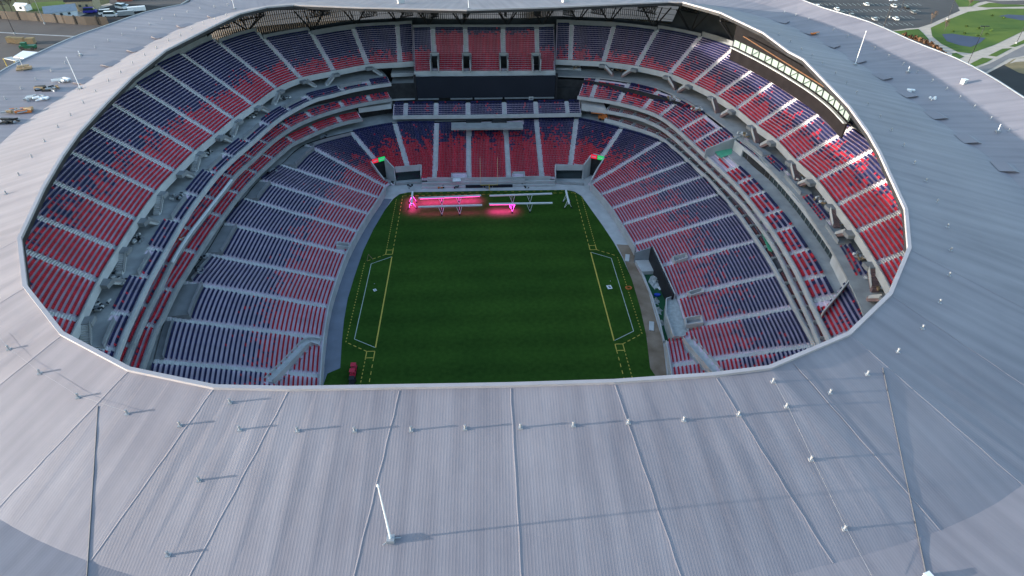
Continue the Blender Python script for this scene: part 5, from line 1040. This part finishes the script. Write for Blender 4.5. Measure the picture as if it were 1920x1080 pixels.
p = W(12, 121, ZG); t = thing('scaffold_deck', 'grey scaffold deck with yellow feet at the left edge', 'scaffold', p); b = MB(); q = [W(x, y, ZG+4.5) for x, y in [(6, 109), (22, 106), (40, 112), (30, 114)]]; b.poly(q, .3); b.obj('deck', M['metal'], t)
for k in q[:2]: b = MB(); b.bar([k[0], k[1], ZG], k, .15, 5); b.box([k[0], k[1], ZG+.2], (1.8, 1.8, .4)); b.obj('leg', M['yellow'], t)
p = onroof(46, 130); t = thing('roof_scaffold', 'pale scaffold frame standing on the left roof rim', 'scaffold', p); b = MB(); b.box(p+[0, 0, .3], (3.4, 2.2, .25), .5); b.box(p+[0, 0, .9], (2.6, 1.2, .2), .5); b.obj('platform', M['tan'], t); b = MB(); b.bar(p, p+[0, 0, 3.2], .12, 5); b.bar(p+[-1.2, 0, 0], p+[-1.2, 0, 1.4], .08, 5); b.obj('post', M['metal'], t)
# light poles
def pole(x, y, h, lab, heads=2, lattice=False):
    p = W(x, y, ZG); t = thing('light_pole', lab, 'light pole', p, 'car park light poles'); b = MB(); b.bar(p, p+[0, 0, h], .28 if lattice else .16, 6, r2=.12); b.obj('mast', M['metal'] if lab.startswith('pale') else M['dark'], t)
    b = MB(); b.bar(p, p+[0, 0, .9], .45, 8); b.obj('base', M['conc'], t)
    for k in range(heads): b = MB(); b.box(p+[(-1 if k % 2 else 1)*(1.2), 0, h-(k//2)*1.6], (1.6, .6, .3)); b.bar(p+[0, 0, h-(k//2)*1.6], p+[(-1 if k % 2 else 1)*1.2, 0, h-(k//2)*1.6], .07, 4); b.obj('lamp_head', M['white'] if lattice else M['dark'], t)
pole(28, 64, 16, 'dark light pole standing at the kerb left of the crates', 4); pole(84, 45, 16, 'pale light pole in front of the brown wall', 2); pole(1656, 53, 19, 'black light pole with white fittings beside the right roof rim', 8, True)
pole(1682, 37, 19, 'thin dark light pole beside the white car'); pole(1776, 37, 20, 'thin dark light pole at the corner of the pale path and the car park'); pole(1812, 125, 18, 'thin dark light pole standing on the pavement below the pond'); pole(1905, 82, 18, 'thin dark light pole on the pavement at the right edge'); pole(1668, 33, 14, 'thin dark light pole between two white cars')
# car park and park
flat([(1440, -30), (1800, -30), (1787, -2), (1800, 20), (1745, 45), (1722, 52), (1660, 56), (1560, 50), (1440, 10)], .03, 'car_park', M['lot'])
bays = MB(); base = W(1560, 20, ZG); dx_ = W(1640, 20, ZG)-base; dx_[2] = 0; dx_ /= np.linalg.norm(dx_); dy_ = np.array([-dx_[1], dx_[0], 0])
for r_ in range(-3, 7):
    for k in range(-22, 60):
        c = base+dx_*(k*2.9)+dy_*(r_*14.5+[0, 6][0]); c[2] = ZG+.06; q = PR(c)
        if not (1440 < q[0] < 1790 and -20 < q[1] < 52) or (q[0] > 1735-(q[1]-0)*.5): continue
        bays.poly([c-dx_*.12-dy_*2.6, c+dx_*.12-dy_*2.6, c+dx_*.12+dy_*2.6, c-dx_*.12+dy_*2.6])
bo = bays.obj('bay_marking', M['wline']); bo['kind'] = 'structure'
flat([(1660, 60), (1722, 50), (1745, 45), (1800, 12), (1850, 2), (1960, -6), (1960, 180), (1800, 150), (1650, 90)], .02, 'pavement', M['path'])
flat([(1745, 52), (1775, 38), (1815, 22), (1865, 16), (1960, 16), (1960, 46), (1915, 60), (1865, 84), (1820, 100), (1795, 97), (1765, 82), (1748, 68)], .08, 'park_lawn', M['grass'])
flat([(1788, -2), (1838, 2), (1822, 12), (1799, 13)], .08, 'lawn_corner', M['grass']); flat([(1832, 12), (1855, 5), (1930, 10), (1930, 12), (1850, 14)], .08, 'lawn_strip', M['grass']); flat([(1785, 100), (1793, 99), (1808, 106), (1795, 112), (1785, 111)], .08, 'lawn_island', M['grass']); flat([(1660, 60), (1722, 54), (1730, 61), (1742, 74), (1700, 72)], .08, 'lawn_bank', M['grass']); flat([(1814, 122), (1842, 108), (1862, 110), (1850, 117), (1820, 128)], .08, 'verge', M['grass']); flat([(1853, 104), (1880, 91), (1898, 90), (1868, 106)], .08, 'verge', M['grass']); flat([(1892, 87), (1930, 70), (1930, 78), (1903, 88)], .08, 'verge', M['grass'])
flat([(1766, 64), (1785, 63), (1810, 67), (1848, 71), (1838, 80), (1820, 88), (1800, 85), (1775, 77)], .12, 'pond', M['water']); flat([(1872, 30), (1890, 27), (1960, 31), (1960, 38), (1915, 38)], .12, 'pond', M['water'])
flat([(1670, 62), (1690, 65), (1720, 72), (1750, 82), (1768, 94), (1770, 106), (1740, 96), (1690, 75)], .10, 'shrub_bed', M['mulch'])
flat([(1820, 132), (1858, 118), (1900, 96), (1960, 66), (1960, 96), (1890, 110), (1840, 140)], .09, 'road', mat('grey_road', (.20, .185, .185), .9, .12, .1)); flat([(1835, 146), (1885, 120), (1900, 128), (1960, 160), (1960, 220), (1900, 180)], .10, 'new_road', M['newasph']); flat([(1883, 122), (1900, 111), (1930, 106), (1960, 108), (1960, 150), (1910, 136)], .13, 'road_island', M['sand']); flat([(1893, 119), (1906, 110), (1940, 107), (1940, 114), (1905, 116)], .16, 'island_paving', M['path']); flat([(1848, 2), (1960, 0), (1960, 9), (1880, 8)], .10, 'back_road', M['asphalt'])
M['shrub'] = mat('brown_shrub', (.10, .055, .03), .95, .4, 1.2, island=.4); M['shrubg'] = mat('green_shrub', (.05, .09, .02), .95, .4, 1.2, island=.4)
def shrub(x, y, s_, m_, lab, seed, grp):
    r = random.Random(seed); p = W(x, y, ZG+.1); t = thing('shrub', lab, 'shrub', p, grp); b = MB()
    for k in range(60):
        a, e, q = r.uniform(0, 6.28), r.uniform(0, 1.4), s_*r.uniform(.3, 1); c = p+[q*math.cos(a)*math.cos(e), q*math.sin(a)*math.cos(e), .2+q*math.sin(e)*.9]; u_ = np.array([r.gauss(0, 1) for _ in range(3)]); v_ = np.array([r.gauss(0, 1) for _ in range(3)]); k_ = .28*s_/1.2; b.add([c-u_*k_, c+v_*k_, c+u_*k_, c-v_*k_], [(0, 1, 2, 3)])
    b.obj('foliage', m_, t); b = MB(); b.bar(p, p+[0, 0, s_*.5], .08, 4); b.obj('stem', M['brown'], t)
for i, (x, y) in enumerate([(1695, 68), (1706, 72), (1716, 74), (1726, 77), (1735, 81), (1745, 85), (1753, 90), (1760, 95), (1765, 101)]): shrub(x, y, 1.6, M['shrub'], f'brown shrub in the mulch bed by the right roof rim, {ordinal(i)} from the left', i, 'shrubs in the mulch bed')
for i, (x, y) in enumerate([(1786, 59), (1808, 63), (1834, 54), (1812, 50), (1860, 30), (1881, 34), (1850, 65), (1833, 68), (1858, 58)]): shrub(x, y, .8, M['shrubg'], f'small pale shrub on the park lawn, {ordinal(i)} in the planting around the pond', 40+i, 'small shrubs on the park lawn')
def tree(x, y, h, lab, seed, m_, dens=500, bare=False):
    r = random.Random(seed); p = W(x, y, ZG); t = thing('tree', lab, 'tree', p, 'trees outside the stadium'); b = MB(); b.bar(p, p+[0, 0, h*.5], h*.022, 6, r2=h*.012); tips = []
    for k in range(14):
        a = r.uniform(0, 6.28); z0 = h*r.uniform(.25, .55); q = p+[math.cos(a)*h*.25*r.uniform(.5, 1), math.sin(a)*h*.25*r.uniform(.5, 1), h*r.uniform(.6, .98)]; b.bar(p+[0, 0, z0], q, h*.008, 4, r2=.03); tips.append(q)
        for j in range(4): e = q+np.array([r.gauss(0, 1), r.gauss(0, 1), r.gauss(.3, .6)])*h*.08; b.bar(p+(q-p)*r.uniform(.5, 1), e, .05, 3, r2=.02); tips.append(e)
    b.obj('trunk', M['brown'], t); b = MB()
    for k in range(60 if bare else dens):
        c = r.choice(tips)+np.array([r.gauss(0, 1) for _ in range(3)])*h*.05; u_ = np.array([r.gauss(0, 1) for _ in range(3)])*h*.02; v_ = np.array([r.gauss(0, 1) for _ in range(3)])*h*.02; b.add([c-u_, c+v_, c+u_, c-v_], [(0, 1, 2, 3)])
    b.obj('crown', m_, t)
for i, (x, y) in enumerate([(10, 22), (24, 24), (34, 14), (57, 9), (130, 3)]): tree(x, y, 11, f'nearly bare tree beyond the brown wall, {ordinal(i)} from the left', i, M['shrub'], bare=True)
for i, (x, y) in enumerate([(1770, 58), (1816, 13), (1745, 44)]): tree(x, y, 6, f'young thin tree beside the pale path, {["nearest the pond", "at the top path fork", "at the car park corner"][i]}', 30+i, M['shrub'], bare=True)
print('seats', NSEAT[0])
